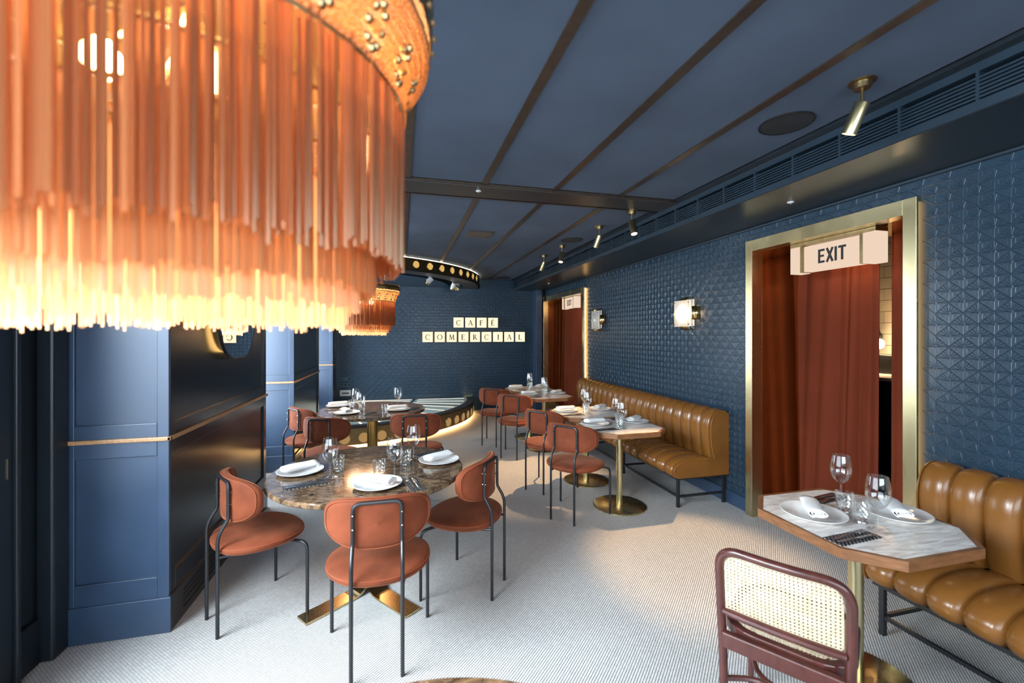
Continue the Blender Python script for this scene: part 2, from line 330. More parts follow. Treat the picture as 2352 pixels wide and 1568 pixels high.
# ceiling: slab, fabric panels, bronze strips, cross beam
ceiling = struct('ceiling', MB().box(-1.9, 3.2, YF-.15, 9.5, 2.80, 2.9), M['black'], 'blue fabric panelled ceiling with bronze strips')
xs = [-1.72, -1.11, -.53, .05, .63, 1.21, 1.79, 2.31]
ys = [(YF, 3.31), (3.69, YB)]
for (y0, y1) in ys:
    for a, b in zip(xs[:-1], xs[1:]):
        MB().box(a+.012, b-.012, y0, y1, 2.77, 2.81).build('ceiling_panel', M['ceil'], ceiling)
    for x in xs[1:-1]:
        MB().box(x-.024, x+.024, y0, y1, 2.762, 2.80).build('ceiling_strip', M['strip'], ceiling)
    MB().box(2.315, SX, y0, y1, 2.752, 2.80).build('ceiling_edging', M['soffit'], ceiling)
MB().box(-1.72, SX, 3.35, 3.62, 2.752, 2.80).build('cross_beam', M['beam'], ceiling, bevel=.004)
MB().box(-1.72, SX, 3.335, 3.35, 2.758, 2.80).build('beam_rail', M['strip'], ceiling)
MB().box(-1.72, SX, 3.66, 3.675, 2.758, 2.80).build('beam_rail', M['strip'], ceiling)

# walls -------------------------------------------------------------
D1 = (1.917, 3.246, 2.425); D2 = (6.78, 8.99, 2.405)        # outer edges of the brass door frames
FW = .075
def wall_right_mb():
    m = MB(); x0, x1 = XW, XW+.40
    for (a, b) in ((YF, D1[0]+.03), (D1[1]-.03, D2[0]+.03), (D2[1]-.03, YB+.3)): m.box(x0, x1, a, b, 0, 2.8)
    for d in (D1, D2): m.box(x0, x1, d[0]+.03, d[1]-.03, d[2]-.03, 2.8)
    return m
wall_right = struct('wall_right', wall_right_mb(), M['wall'], 'blue wall embossed with fan motifs, two doorways')
wall_back = struct('wall_back', MB().box(-1.9, XW+.4, YB, YB+.2, 0, 2.8), M['stage_wall'], 'far blue wall embossed with fan motifs behind the stage')
# embossed fan relief: real ridges
def fan_unit():
    segs = []
    P, H = .0655, .127
    for a in (12, 35, 58, 78, 102, 122, 145, 168):
        l0, l1 = .012, (.052 if 30 < a < 150 else .058)
        c, s_ = math.cos(R(a)), math.sin(R(a)); segs.append(((c*l0, s_*l0*.95), (c*l1, s_*l1*.95), .0045))
    segs.append(((0, .012), (0, .060), .005))
    segs.append(((-.064, 0), (.064, 0), .005))
    segs.append(((-.064, -.004), (0, -.062), .007)); segs.append(((.064, -.004), (0, -.062), .007))
    segs.append(((0, -.006), (0, -.055), .006)); segs.append(((-.016, -.006), (-.016, -.034), .006)); segs.append(((.016, -.006), (.016, -.034), .004))
    segs.append(((.026, -.012), (.034, -.012), .008)); segs.append(((-.034, -.012), (-.026, -.012), .008))
    segs.append(((-.008, 0), (.008, 0), .016))
    return segs
def relief(name, parent, u0, u1, z0, z1, holes, conv, hgt=.0022, m_=None):
    P, H = .0655, .127; V = []; F = []
    segs = fan_unit(); bv = []; bf = []
    for (p, q, wd) in segs:
        p = np.array(p); q = np.array(q); d = (q-p)/np.linalg.norm(q-p); n = np.array([-d[1], d[0]])*wd*.36
        o = len(bv); e = d*wd*.4
        bv += [(*(p-n), 0), (*(p+n), 0), (*(p+e), hgt), (*(q-n), 0), (*(q+n), 0), (*(q-e), hgt)]
        bf += [(o, o+3, o+5, o+2), (o+1, o+2, o+5, o+4), (o, o+2, o+1), (o+3, o+4, o+5)]
    bv = np.array(bv); nv = len(bv)
    i = 0; k = 0
    nu = int((u1-u0)/P)
    for i in range(1, nu):
        u = u0+i*P; zo = z0+(.064 if i % 2 else .128)
        z = zo
        while z < z1-.05:
            if not any(a-.03 < u < b+.03 and c-.04 < z < d+.04 for a, b, c, d in holes):
                V.append(bv+np.array([u, z, 0])); k += 1
            z += H
    A = np.concatenate(V); pts = conv(A)
    for n_ in range(k): F += [tuple(a+n_*nv for a in f) for f in bf]
    me = bpy.data.meshes.new(name); me.from_pydata(pts.tolist(), [], F); me.materials.append(m_ or M['wall'])
    o = bpy.data.objects.new(name, me); C.objects.link(o); o.parent = parent; tag(o, kind='stuff'); return o
relief('fan_relief', wall_right, YF, YB, .13, SZ-.02, [(D1[0], D1[1], 0, D1[2]), (D2[0], D2[1], 0, D2[2])], lambda A: np.stack([XW-A[:, 2], A[:, 0], A[:, 1]], 1))
relief('fan_relief', wall_back, -1.2, 2.8, .32, 2.5, [], lambda A: np.stack([A[:, 0], YB-A[:, 2], A[:, 1]], 1), .0013, M['stage_wall'])
struct('baseboard_right', MB().box(XW-.012, XW, D1[1], D2[0], 0, .12).box(XW-.012, XW, YF, D1[0], 0, .12), M['pier'], 'blue skirting board along the embossed wall')
struct('wall_front', MB().box(-1.9, -1.6, YF-.15, YF, 0, 2.8).box(2.6, 3.2, YF-.15, YF, 0, 2.8).box(-1.6, 2.6, YF-.15, YF, 2.65, 2.8).box(-1.6, 2.6, YF-.15, YF, 0, 1.0), M['wallplain'], 'wall with the shop front behind the camera')
# left wall with street windows between panelled piers
wl = MB().box(XL-.15, XL, YF, -1.15, 0, 2.8).box(XL-.15, XL, -1.15, 2.28, 0, .6).box(XL-.15, XL, -1.15, 2.28, 2.6, 2.8)
wl.box(XL-.15, XL, 2.28, 4.49, 0, 2.8).box(XL-.15, XL, 4.49, 5.57, 0, .45).box(XL-.15, XL, 4.49, 5.57, 2.65, 2.8)
wl.box(XL-.15, XL, 5.57, 7.2, 0, 2.8).box(XL-.15, XL, 7.2, 8.6, 0, .45).box(XL-.15, XL, 7.2, 8.6, 2.65, 2.8).box(XL-.15, XL, 8.6, YB, 0, 2.8)
wall_left = struct('wall_left', wl, M['casing'], 'blue street side wall with windows between panelled piers')
# casing of the folding window frame next to the first pier
MB().box(XL, XL+.035, 2.28, 2.45, 0, 2.7).build('casing_board', M['casing'], wall_left, bevel=.004)
MB().box(XL, XL+.075, 2.62, 2.725, 0, 2.7).build('casing_board', M['casing'], wall_left, bevel=.012)
MB().box(XL, XL+.05, 2.45, 2.475, 0, 2.7).build('casing_bead', M['casing'], wall_left, bevel=.006)
MB().box(XL, XL+.02, 2.475, 2.62, 0, .22).build('casing_plinth', M['casing'], wall_left, bevel=.004)
MB().box(XL+.034, XL+.038, 2.414, 2.419, .96, 1.05).build('hinge', M['brass'], wall_left)
for n, (a, b, z0, z1) in enumerate(((-1.15, 2.28, .6, 2.6), (4.49, 5.57, .45, 2.65), (7.2, 8.6, .45, 2.65))):
    m = MB(); x0, x1 = XL-.09, XL-.03
    m.box(x0, x1, a, a+.06, z0, z1).box(x0, x1, b-.06, b, z0, z1).box(x0, x1, a+.06, b-.06, z0, z0+.06).box(x0, x1, a+.06, b-.06, z1-.06, z1)
    wn = struct('window_%d' % (n+1), m, M['pier_shaded'], 'dark blue framed street window in the side wall')
    MB().box(XL-.064, XL-.058, a+.06, b-.06, z0+.06, z1-.06).build('pane', M['glass'], wn)
m = MB().box(-1.6, -1.53, YF-.1, YF-.04, 1.0, 2.65).box(2.53, 2.6, YF-.1, YF-.04, 1.0, 2.65).box(-1.53, 2.53, YF-.1, YF-.04, 2.58, 2.65).box(-1.53, 2.53, YF-.1, YF-.04, 1.0, 1.07)
wn = struct('window_4', m, M['pier_shaded'], 'shop front window behind the camera')
MB().box(-1.53, 2.53, YF-.075, YF-.069, 1.07, 2.58).build('pane', M['glass'], wn)

def pier(y0, y1, label, front=True, vents=True):
    XP = -1.21; t = .018
    p = struct('pillar', MB().box(XL, XP-t, y0+t, y1, 0, 2.8), M['pier'], label)
    # raised stiles and rails leave the panels recessed
    rows = ((.30, .95), (1.125, 2.55))
    if front:
        m = MB(); a, b = XL+.0, XP; w_ = .055
        wl_ = min(.09, (b-a)*.2)
        m.box(a, a+wl_, y0, y0+t, 0, 2.8).box(b-w_, b, y0, y0+t, 0, 2.8)
        z = 0
        for (z0, z1) in rows: m.box(a+wl_, b-w_, y0, y0+t, z, z0); z = z1
        m.box(a+wl_, b-w_, y0, y0+t, z, 2.8); m.build('panel_frame', M['pier'], p, bevel=.003)
        for (z0, z1) in rows: MB().box(a+wl_+.001, b-w_-.001, y0+t-.004, y0+t+.002, z0, z1).build('panel', M['pier'], p)
    m = MB(); w_ = .07; x0, x1 = XP-t, XP
    m.box(x0, x1, y0+t, y0+w_, 0, 2.8).box(x0, x1, y1-w_, y1, 0, 2.8); z = 0
    for (z0, z1) in rows: m.box(x0, x1, y0+w_, y1-w_, z, z0); z = z1
    m.box(x0, x1, y0+w_, y1-w_, z, 2.8); m.build('panel_frame', M['pier_shaded'], p, bevel=.003)
    for (z0, z1) in rows: MB().box(XP-t-.002, XP-t+.004, y0+w_, y1-w_, z0, z1).build('panel', M['pier_shaded'], p)
    MB().box(XL, XP+.012, y0-.012, y0+.002, 0, .19).build('baseboard', M['pier'], p, bevel=.004)
    MB().box(XP-.002, XP+.012, y0-.0, y1+.002, 0, .19).build('baseboard', M['pier_shaded'], p, bevel=.004)
    if vents:
        for k in range(4):
            MB().box(XP+.0125, XP+.0135, y0+.14, y1-.14, .045+k*.032, .057+k*.032).build('vent_slot', M['black'], p)
    MB().box(XL, XP+.016, y0-.016, y0+.004, 1.03, 1.052).build('dado_rail', M['oak'], p, bevel=.005)
    MB().box(XP-.004, XP+.016, y0-.016, y1+.012, 1.03, 1.052).build('dado_rail', M['oak'], p, bevel=.005)
    return p
pier(2.733, 4.484, 'nearest dark blue panelled pier with wooden dado rail, mirror on its side')
pier(5.58, 7.19, 'middle dark blue panelled pier with wooden dado rail behind the round tables')
pier(8.60, 9.1, 'farthest narrow blue panelled pier beside the stage wall', vents=False)
# corner post by the far doorway
struct('trim_1', MB().box(2.80, 2.93, 8.86, 9.1, 0, SZ).box(2.785, 2.945, 8.845, 9.1, 0, .16), M['pier'], 'narrow blue corner post beside the far doorway', bevel=.004)

# soffit with long air grille --------------------------------------
ga, gb = YF, 8.9
sof = struct('trim_2', MB().box(SX, XW+.05, YF, YB, SZ, 2.592).box(SX, XW+.05, YF, YB, 2.715, 2.80).box(SX+.10, XW+.05, YF, YB, 2.592, 2.715), M['soffit_blue'], 'blue bulkhead with a long air grille above the embossed wall')
MB().box(SX+.004, XW, YF, YB, SZ-.004, SZ).build('underside_board', M['soffit'], sof)
MB().box(SX+.095, SX+.10, YF, YB, 2.592, 2.715).build('grille_backing', M['black'], sof)
MB().box(XW-.03, XW, YF, YB, SZ-.022, SZ-.004).build('wall_bead', M['soffit_blue'], sof, bevel=.006)
sl = MB().box(-.004, .03, ga, gb, -.0045, .0045).build('grille_slat', M['soffit_blue'], sof, (SX+.004, 0, 2.605))
for k in range(1, 6): inst(sl, (SX+.004, 0, 2.605+k*.0165))
dv = MB().box(-.003, .035, -.006, .006, 2.592, 2.715).build('grille_divider', M['soffit_blue'], sof, (SX+.004, 8.84, 0))
y = -.2
while y < 8.8: inst(dv, (SX+.004, y, 0)); y += .30
MB().box(SX+.01, SX+.03, 8.1, 8.83, 2.597, 2.71).build('grille_blank', M['strip'], sof)

# doors -------------------------------------------------------------
def doorway(n, d, label, depth=.46, post=FW):
    y0, y1, z1 = d; xf = XW-.05; hh = .095
    m = MB().box(xf, xf+.018, y0, y0+post, 0, z1).box(xf+.018, XW+.06, y0+.034, y0+post, 0, z1)
    root = tag(m.build('door_%d' % n, M['brass'], bevel=.002), label, None, None, 'structure')
    MB().box(xf, XW+.06, y1-post, y1, 0, z1).build('door_post', M['brass'], root, bevel=.002)
    MB().box(xf+.001, XW+.06, y0+post, y1-post, z1-hh, z1).build('door_header', M['brass'], root, bevel=.002)
    MB().box(XW+.06, XW+.50, y0+post-.01, y0+post, 0, z1-hh).build('door_jamb', M['brass_mirror'], root)
    MB().box(XW+.06, XW+.50, y1-post, y1-post+.01, 0, z1-hh).build('door_jamb', M['brass_mirror'], root)
    MB().box(XW+.06, XW+.50, y0+post, y1-post, z1-hh, z1-hh+.01).build('door_jamb', M['brass_mirror'], root)
    MB().box(xf+.021, XW-.004, y0+.028, y0+.0338, .02, z1-.02).build('led_strip', M['led'], root)
    return root
doorway(1, D1, 'near doorway framed in wide brushed brass')
doorway(2, D2, 'far doorway framed in brass beside the stage wall')
# small tiled room behind the near curtain
rm = struct('wall_tiled', MB().box(4.92, 5.0, 1.2, 6.2, 0, 2.75), M['grout'], 'white tiled wall seen through the gap of the near curtain')
struct('trim_3', MB().box(3.43, 5.0, 1.1, 1.2, 0, 2.75).box(3.43, 5.0, 6.2, 6.3, 0, 2.75).box(3.43, 5.0, 1.2, 6.2, 2.70, 2.8), M['wallplain'], 'plain side walls of the room behind the near curtain')
tl = None
for r_ in range(17):
    for c_ in range(9):
        yy = 2.75+c_*.236+(.118 if r_ % 2 else 0); zz = .72+r_*.118
        if tl is None: tl = MB().box(-.008, .002, -.1155, .1155, -.0565, .0565).build('tile', M['tile'], rm, (4.92, yy, zz), bevel=.002)
        else: inst(tl, (4.92, yy, zz))
# room behind the far curtain
struct('trim_4', MB().box(4.6, 4.7, 6.4, 9.3, 0, 2.75).box(3.43, 4.6, 6.3, 6.4, 0, 2.75).box(3.43, 4.6, 9.3, 9.4, 0, 2.75), M['wallplain'], 'plain walls of the passage behind the far curtain')

# ================================================================== STAGE + CANOPY
SC = (-1.2, 9.1)
A0, A1 = R(-90), R(-1)
def polar(r, a, z=0): return (SC[0]+r*math.cos(a), SC[1]+r*math.sin(a), z)
stage = thing('stage', 'low quarter round stage with lit glass top and brass porthole rim', 'stage', (0, 0, 0))
R1 = 2.66
MB().lathe([(.02, .02), (R1-.16, .02), (R1-.16, .27), (.02, .27)], 40, (*SC, 0), A0, A1, smooth=False).build('platform', M['black'], stage)
MB().lathe([(R1, .045), (R1, .285)], 60, (*SC, 0), A0, A1).lathe([(R1-.02, .285), (R1-.02, .045)], 60, (*SC, 0), A0, A1).build('rim', M['stage_brass'], stage)
MB().lathe([(R1-.14, .285), (R1-.14, .302), (R1+.008, .302), (R1+.008, .275), (R1-.02, .275)], 60, (*SC, 0), A0, A1, smooth=False).build('rim_cap', M['beam'], stage)
MB().lathe([(R1-.16, .052), (R1-.06, .052), (R1-.06, .058), (R1-.16, .058)], 60, (*SC, 0), A0, A1, smooth=False).build('floor_light', M['led_floor'], stage)
def disc(name, parent, r_cyl, a, z, rad, face, ringm):
    # porthole lying on the cylinder wall: lit face with a slim bevelled ring
    n = 20; c = polar(r_cyl, a, z); t = Vector((-math.sin(a), math.cos(a), 0)); nn = Vector((math.cos(a), math.sin(a), 0)); up = Vector((0, 0, 1)); c = Vector(c)
    rg = MB(); prof = [(rad+.006, .0), (rad+.004, .006), (rad-.002, .006), (rad-.004, .002)]
    def pt(rr, h, k):
        an = 2*PI*k/n; x = rr*math.cos(an); off = h-(x*x)/(2*r_cyl)
        return c+t*x+up*rr*math.sin(an)+nn*off
    rg.grid(lambda u, v: pt(prof[round(v*3)][0], prof[round(v*3)][1], round(u*n)), n, 3, True, True)
    o = rg.build(name, ringm, parent)
    f = MB(); f.add([pt(rad-.003, .0025, k) for k in range(n)], [tuple(range(n))], False); f.build('lens', face, o)
for k in range(14):
    disc('porthole', stage, R1, R(-14.4-5.5*k), .135, .072, M['porthole_low'], M['brass'])
# frosted glass panels between dark bars, light tubes shining in each
RA = [.02, 1.47, R1-.14]; AA = [-90, -72, -52, -26, -1]
for i in range(2):
    for j in range(4):
        a, b = R(AA[j]+.5), R(AA[j+1]-.5); r0, r1 = RA[i]+.02, RA[i+1]-.015
        pl = MB().lathe([(r0, .292), (r1, .292)], 12, (*SC, 0), a, b).build('glass_panel', M['glow_glass'], stage)
        for fr in (.16, .52, .86):
            an = a+(b-a)*fr
            MB().bar(polar(max(r0, .3)+.06, an, .2925), polar(r1-.04, an, .2925), .03, .003).build('light_tube', M['tube'], pl)
for j in AA[1:-1]: MB().bar(polar(.05, R(j), .288), polar(R1-.14, R(j), .288), .035, .018).build('bar', M['beam'], stage)
MB().lathe([(1.455, .28), (1.455, .297), (1.485, .297), (1.485, .28)], 40, (*SC, 0), A0, A1, smooth=False).build('bar', M['beam'], stage)
tag(MB().box(XL, -1.21, 7.2, 8.6, .24, .30).build('boarded_ledge', M['stagewood'], bevel=.004), 'dark boarded window ledge between the far piers level with the stage', 'ledge')

canopy = thing('stage_canopy', 'curved dark brass canopy with lit portholes above the stage', 'canopy', (0, 0, 0))
R2 = 2.78; zb, zt = 2.555, 2.742
MB().lathe([(R2-.03, zt), (R2, zt), (R2, zb), (R2-.03, zb)], 64, (*SC, 0), A0, A1, smooth=True).build('band', M['brass_band'], canopy)
MB().lathe([(R2-.34, zb+.03), (R2-.34, zb), (R2+.003, zb), (R2+.003, zb+.012)], 64, (*SC, 0), A0, A1, smooth=False).build('lower_lip', M['beam'], canopy)
MB().lathe([(R2-.34, 2.745), (R2-.02, 2.745)], 64, (*SC, 0), A0, A1, smooth=False).build('top_tray', M['black'], canopy)
MB().lathe([(.02, zb+.02), (R2-.62, zb+.02), (R2-.62, 2.76)], 48, (*SC, 0), A0, A1, smooth=False).build('inner_soffit', M['wall'], canopy)
MB().lathe([(R2-.62, zb+.10), (R2-.3, zb+.10)], 48, (*SC, 0), A0, A1, smooth=False).build('light_slot', M['black'], canopy)
MB().lathe([(R2-.012, 2.748), (R2-.012, 2.757)], 64, (*SC, 0), A0, A1).build('cove_light', M['led_soft'], canopy)
for k in range(13): disc('porthole', canopy, R2, R(-22-5.3*k), 2.655, .056, M['porthole'], M['brass'])
# track spots under the canopy
def track_spot(x, y, rz, tilt, label):
    t = thing('track_spot', label, 'spotlight', (x, y, zb+.094), rz, 'track spots under the canopy')
    MB().lathe([(.0, 0), (.03, 0), (.03, -.02), (0, -.02)], 12).build('mount', M['frame'], t)
    MB().tube([(-.02, 0, -.02), (-.022, 0, -.125)], .006, 6).tube([(.02, 0, -.02), (.022, 0, -.125)], .006, 6).build('yoke', M['plastic'], t)
    b = MB().lathe([(.0, .055), (.040, .055), (.046, -.045)], 16); o = b.build('body', M['plastic'], t, (0, 0, -.145)); o.rotation_euler = (tilt, 0, 0)
    o2 = MB().lathe([(.046, -.045), (.047, -.075), (.041, -.075), (.040, -.05), (0, -.05)], 16).build('trim_ring', M['brass'], o)
    return t
track_spot(.47, 7.37, R(70), R(50), 'white track spot with brass ring, first along the canopy from the lamps')
track_spot(.945, 8.02, R(20), R(40), 'white track spot facing forward, second along the canopy from the lamps')
track_spot(1.03, 8.14, R(150), R(45), 'white track spot turned away, farthest along the canopy from the lamps')
track_spot(-.19, 6.93, R(50), R(45), 'white track spot partly hidden behind the big fringed lamp')

# ================================================================== LETTERS
def stroke(p, q, w0, w1=None):
    w1 = w1 if w1 is not None else w0; p = Vector(p).to_2d(); q = Vector(q).to_2d(); d = (q-p).normalized(); n = Vector((-d.y, d.x))*1.25
    return [tuple(p-n*w0/2), tuple(q-n*w1/2), tuple(q+n*w1/2), tuple(p+n*w0/2)]
def ringpolys(cx, cy, rx, ry, a0, a1, n, tmin, tmax):
    out = []
    def th(a): return tmin+(tmax-tmin)*abs(math.cos(a))
    for i in range(n):
        a, b = R(a0+(a1-a0)*i/n), R(a0+(a1-a0)*(i+1)/n); ta, tb = th(a), th(b)
        out.append([(cx+rx*math.cos(a), cy+ry*math.sin(a)), (cx+rx*math.cos(b), cy+ry*math.sin(b)), (cx+(rx-tb)*math.cos(b), cy+(ry-tb)*math.sin(b)), (cx+(rx-ta)*math.cos(a), cy+(ry-ta)*math.sin(a))])
    return out
def serif(x, y, w_): return stroke((x-w_/2, y), (x+w_/2, y), .055)
T, t_ = .15, .075
GL = {
 'C': ringpolys(.46, .5, .46, .5, 48, 312, 20, .07, T)+[stroke((.80, .62), (.80, .93), .05), stroke((.74, .15), (.80, .22), .06)],
 'O': ringpolys(.5, .5, .5, .5, 0, 360, 28, .065, T),
 'A': [stroke((.13, .02), (.46, 1.0), .065), stroke((.45, 1.0), (.80, .02), .13), stroke((.24, .33), (.66, .33), .06), serif(.12, .027, .24), serif(.80, .027, .30)],
 'F': [stroke((.18, 0), (.18, 1), T), stroke((.12, .97), (.66, .97), .07), stroke((.18, .53), (.54, .53), .065), serif(.18, .027, .36), stroke((.64, .80), (.66, 1.0), .05), stroke((.53, .42), (.53, .64), .05)],
 'E': [stroke((.18, 0), (.18, 1), T), stroke((.10, .97), (.64, .97), .07), stroke((.18, .53), (.54, .53), .065), stroke((.10, .035), (.68, .035), .07), stroke((.63, .80), (.64, 1.0), .05), stroke((.53, .42), (.53, .64), .05), stroke((.66, 0), (.70, .2), .05)],
 'M': [stroke((.10, .02), (.20, 1), .07), stroke((.20, 1.0), (.50, .06), .13), stroke((.50, .06), (.80, 1), .065), stroke((.80, 1), (.88, .02), .13), serif(.10, .027, .24), serif(.88, .027, .28)],
 'R': [stroke((.18, 0), (.18, 1), T), serif(.18, .027, .36), stroke((.10, .97), (.36, .97), .06), stroke((.18, .47), (.36, .47), .06), stroke((.36, .48), (.76, .02), .13), serif(.80, .027, .22)]+ringpolys(.34, .72, .29, .28, -90, 90, 10, .06, T),
 'I': [stroke((.5, 0), (.5, 1), T), serif(.5, .027, .34), serif(.5, .973, .34)],
 'L': [stroke((.24, 0), (.24, 1), T), serif(.24, .973, .34), stroke((.12, .035), (.68, .035), .07), stroke((.66, 0), (.72, .22), .06)],
}
GL['É'] = GL['E']+[stroke((.30, 1.10), (.56, 1.26), .10, .06)]
SANS = {'E': [[(0, 0), (.17, 0), (.17, 1), (0, 1)], [(0, .84), (.5, .84), (.5, 1), (0, 1)], [(0, .43), (.45, .43), (.45, .58), (0, .58)], [(0, 0), (.5, 0), (.5, .16), (0, .16)]],
 'X': [stroke((.07, 0), (.50, 1), .135), stroke((.50, 0), (.07, 1), .135)], 'I': [[(0, 0), (.17, 0), (.17, 1), (0, 1)]], 'T': [[(.19, 0), (.36, 0), (.36, 1), (.19, 1)], [(0, .84), (.55, .84), (.55, 1), (0, 1)]]}
def glyph_mb(polys, h, fn, th=.002, mb=None):
    mb = mb or MB()
    for i, p in enumerate(polys):
        mb.prism([(x*h, y*h) for x, y in p], 0, th+.00005*i, fn)
    return mb
def letter_tile(ch, x, z, label):
    t = thing('letter_lightbox', label, 'sign', (x, YB, z), 0, 'lit letter boxes on the stage wall'); s = .207
    MB().box(.003, s-.003, -.055, 0, .003, s-.003).build('housing', M['brass_dark'], t)
    MB().box(0, s, -.075, -.055, 0, s).build('lit_face', M['letterface'], t, bevel=.005)
    h = .112; ox = s*.5-(.44 if ch not in 'OM' else .5)*h
    glyph_mb(GL[ch], h, lambda a, b, c: (ox+a, -.075-c, .042+b)).build('letter', M['ink'], t)
ordn = ['first', 'second', 'third', 'fourth', 'fifth', 'sixth', 'seventh', 'eighth', 'ninth']
for k, ch in enumerate('CAFÉ'): letter_tile(ch, 1.064+k*.2435, 1.746, 'lit square box reading %s, %s of the upper row on the stage wall' % (ch, ordn[k]))
for k, ch in enumerate('COMERCIAL'): letter_tile(ch, .432+k*.2445, 1.447, 'lit square box reading %s, %s of the lower row on the stage wall' % (ch, ordn[k]))

def exit_sign(y0, x, z, label, wide=.66, hh=.205):
    # hangs in the doorway parallel to the wall; y0 = near end
    t = thing('exit_sign', label, 'sign', (x, y0, z), 0, 'lit exit signs in the doorways')
    MB().box(.004, .084, .11, wide-.11, 0, hh-.006).build('lit_panel', M['exitface'], t, bevel=.002)
    for a in (0, wide-.085): MB().box(-.012, .10, a, a+.085, -.006, hh).build('lit_end', M['exitface'], t, bevel=.003)
    for a in (.086, wide-.109): MB().box(-.008, .094, a, a+.023, -.002, hh+.002).build('brass_band', M['brass_dark'], t)
    MB().box(-.012, .10, 0, wide, hh+.001, hh+.028).build('top_rail', M['brass_dark'], t)
    h = .105; m = MB(); yy = wide*.5-.01
    adv = {'E': .60, 'X': .64, 'I': .27, 'T': .55}; tot = sum(adv.values())*h; cur = yy+tot/2
    for ch in 'EXIT':
        glyph_mb(SANS[ch], h, lambda a, b, c, cur=cur: (.004-c, cur-a, .05+b), .0015, m); cur -= adv[ch]*h
    m.build('lettering', M['ink'], t)
exit_sign(2.225, 3.10, 2.095, 'lit white EXIT sign in the near brass doorway')
exit_sign(7.42, 3.10, 2.10, 'lit white EXIT sign in the far brass doorway')
point('exit_sign_glow', (3.27, 2.62, 2.22), 3.0, WARM2, .05)
point('exit_sign_glow', (3.27, 7.8, 2.2), 3.0, WARM2, .05)
# ================================================================== CURTAINS
def curtain(x, y0, y1, z0, z1, folds, amp, label, seed, gather=0.):
    rg = random.Random(seed); ph = [rg.uniform(0, 6.28) for _ in range(5)]
    def fn(u, v):
        w_ = u+.06*math.sin(2*PI*u*1.3+ph[3])-.10*gather*(1-v)*math.sin(PI*u)
        c = math.sin(w_*folds*2*PI+ph[0]); f = 1-2*abs(math.sin(w_*folds*PI+ph[0]))**.8
        f = .6*f+.4*c+.16*math.sin(w_*folds*3.7*PI+ph[2]+1.2*v)
        g = gather*(1-v)*.10*u
        return (x+amp*f*(.5+.5*(1-v)), y0+(y1-y0)*u+g+amp*.42*math.cos(w_*folds*2*PI+ph[0])*(.5+.5*(1-v)), z0+(z1-z0)*v)
    o = MB().grid(fn, 160, 30).build('curtain', M['curtain'], sharp=0); so = o.modifiers.new('cloth', 'SOLIDIFY'); so.thickness = .004
    return tag(o, label, 'curtain', 'oxblood velvet curtains')
curtain(3.50, 2.475, 3.16, .015, 2.33, 3.0, .085, 'wide oxblood velvet curtain hanging in the near brass doorway', 3, .6)
curtain(3.50, 2.00, 2.405, .015, 2.33, 1.6, .05, 'narrow oxblood velvet curtain beside the right brass post of the near doorway', 8)
curtain(3.50, 6.865, 8.905, .015, 2.31, 7, .08, 'oxblood velvet curtain hanging in the far brass doorway', 5)
# things glimpsed through the gap
t = thing('wall_lamp', 'bare bulb lamp on a swing arm glimpsed through the curtain gap', 'lamp', (4.90, 3.28, 1.55))
MB().tube([(.02, .26, .36), (-.16, .10, .06)], .010, 6).build('arm', M['frame'], t)
MB().lathe([(.012, .07), (.026, .05), (.026, .01)], 10, (-.17, .09, .0)).build('socket', M['frame'], t)
MB().ball((-.18, .085, -.045), .045, 12, 8, 1.15).build('bulb', M['bulb'], t)
point('wall_lamp_light', (4.62, 3.3, 1.5), 9, WARM, .05)
t = thing('side_counter', 'dark counter with pale top glimpsed through the curtain gap', 'counter', (4.55, 3.3, 0))
MB().box(-.3, .36, -.8, .9, 0, 1.18).build('cabinet', M['frame'], t)
MB().box(-.32, .36, -.82, .92, 1.18, 1.21).build('counter_top', M['linen'], t)
tag(MB().box(4.66, 4.86, 3.18, 3.46, 1.21, 1.40).build('dark_box', M['frame'], bevel=.01), 'black box standing on the counter behind the curtain gap', 'box')

# ================================================================== MIRROR, SCONCES, SOCKETS
def rrect(w_, h_, r_, n=6, cx=0, cz=0):
    pts = []
    for (sx_, sz_, a0) in ((1, 1, 0), (-1, 1, 90), (-1, -1, 180), (1, -1, 270)):
        for i in range(n+1):
            a = R(a0+90*i/n); pts.append((cx+sx_*(w_/2-r_)+r_*math.cos(a), cz+sz_*(h_/2-r_)+r_*math.sin(a)))
    return pts
t = thing('wall_mirror', 'rounded mirror with black edge and warm backlight on the nearest pier', 'mirror', (-1.21, 3.68, 1.86), R(.76))
PO = rrect(.73, .86, .27, 8)
MB().prism(PO, .026, .036, lambda a, b, c: (c, a, b)).build('mirror_glass', M['mirror'], t)
nP = len(PO); m = MB(); prof = [(1.0, .018), (1.0, .038), (1.018, .038), (1.018, .018)]
m.grid(lambda u, v: (prof[round(v*3)][1], PO[round(u*nP) % nP][0]*prof[round(v*3)][0], PO[round(u*nP) % nP][1]*prof[round(v*3)][0]), nP, 3, False, True).build('rim', M['frame'], t)
PI2 = [(a*.90, b*.90) for a, b in PO]
m = MB(); m.grid(lambda u, v: (.004+.02*v, PI2[round(u*nP) % nP][0], PI2[round(u*nP) % nP][1]), nP, 1, False, True).build('backlight', M['led'], t)

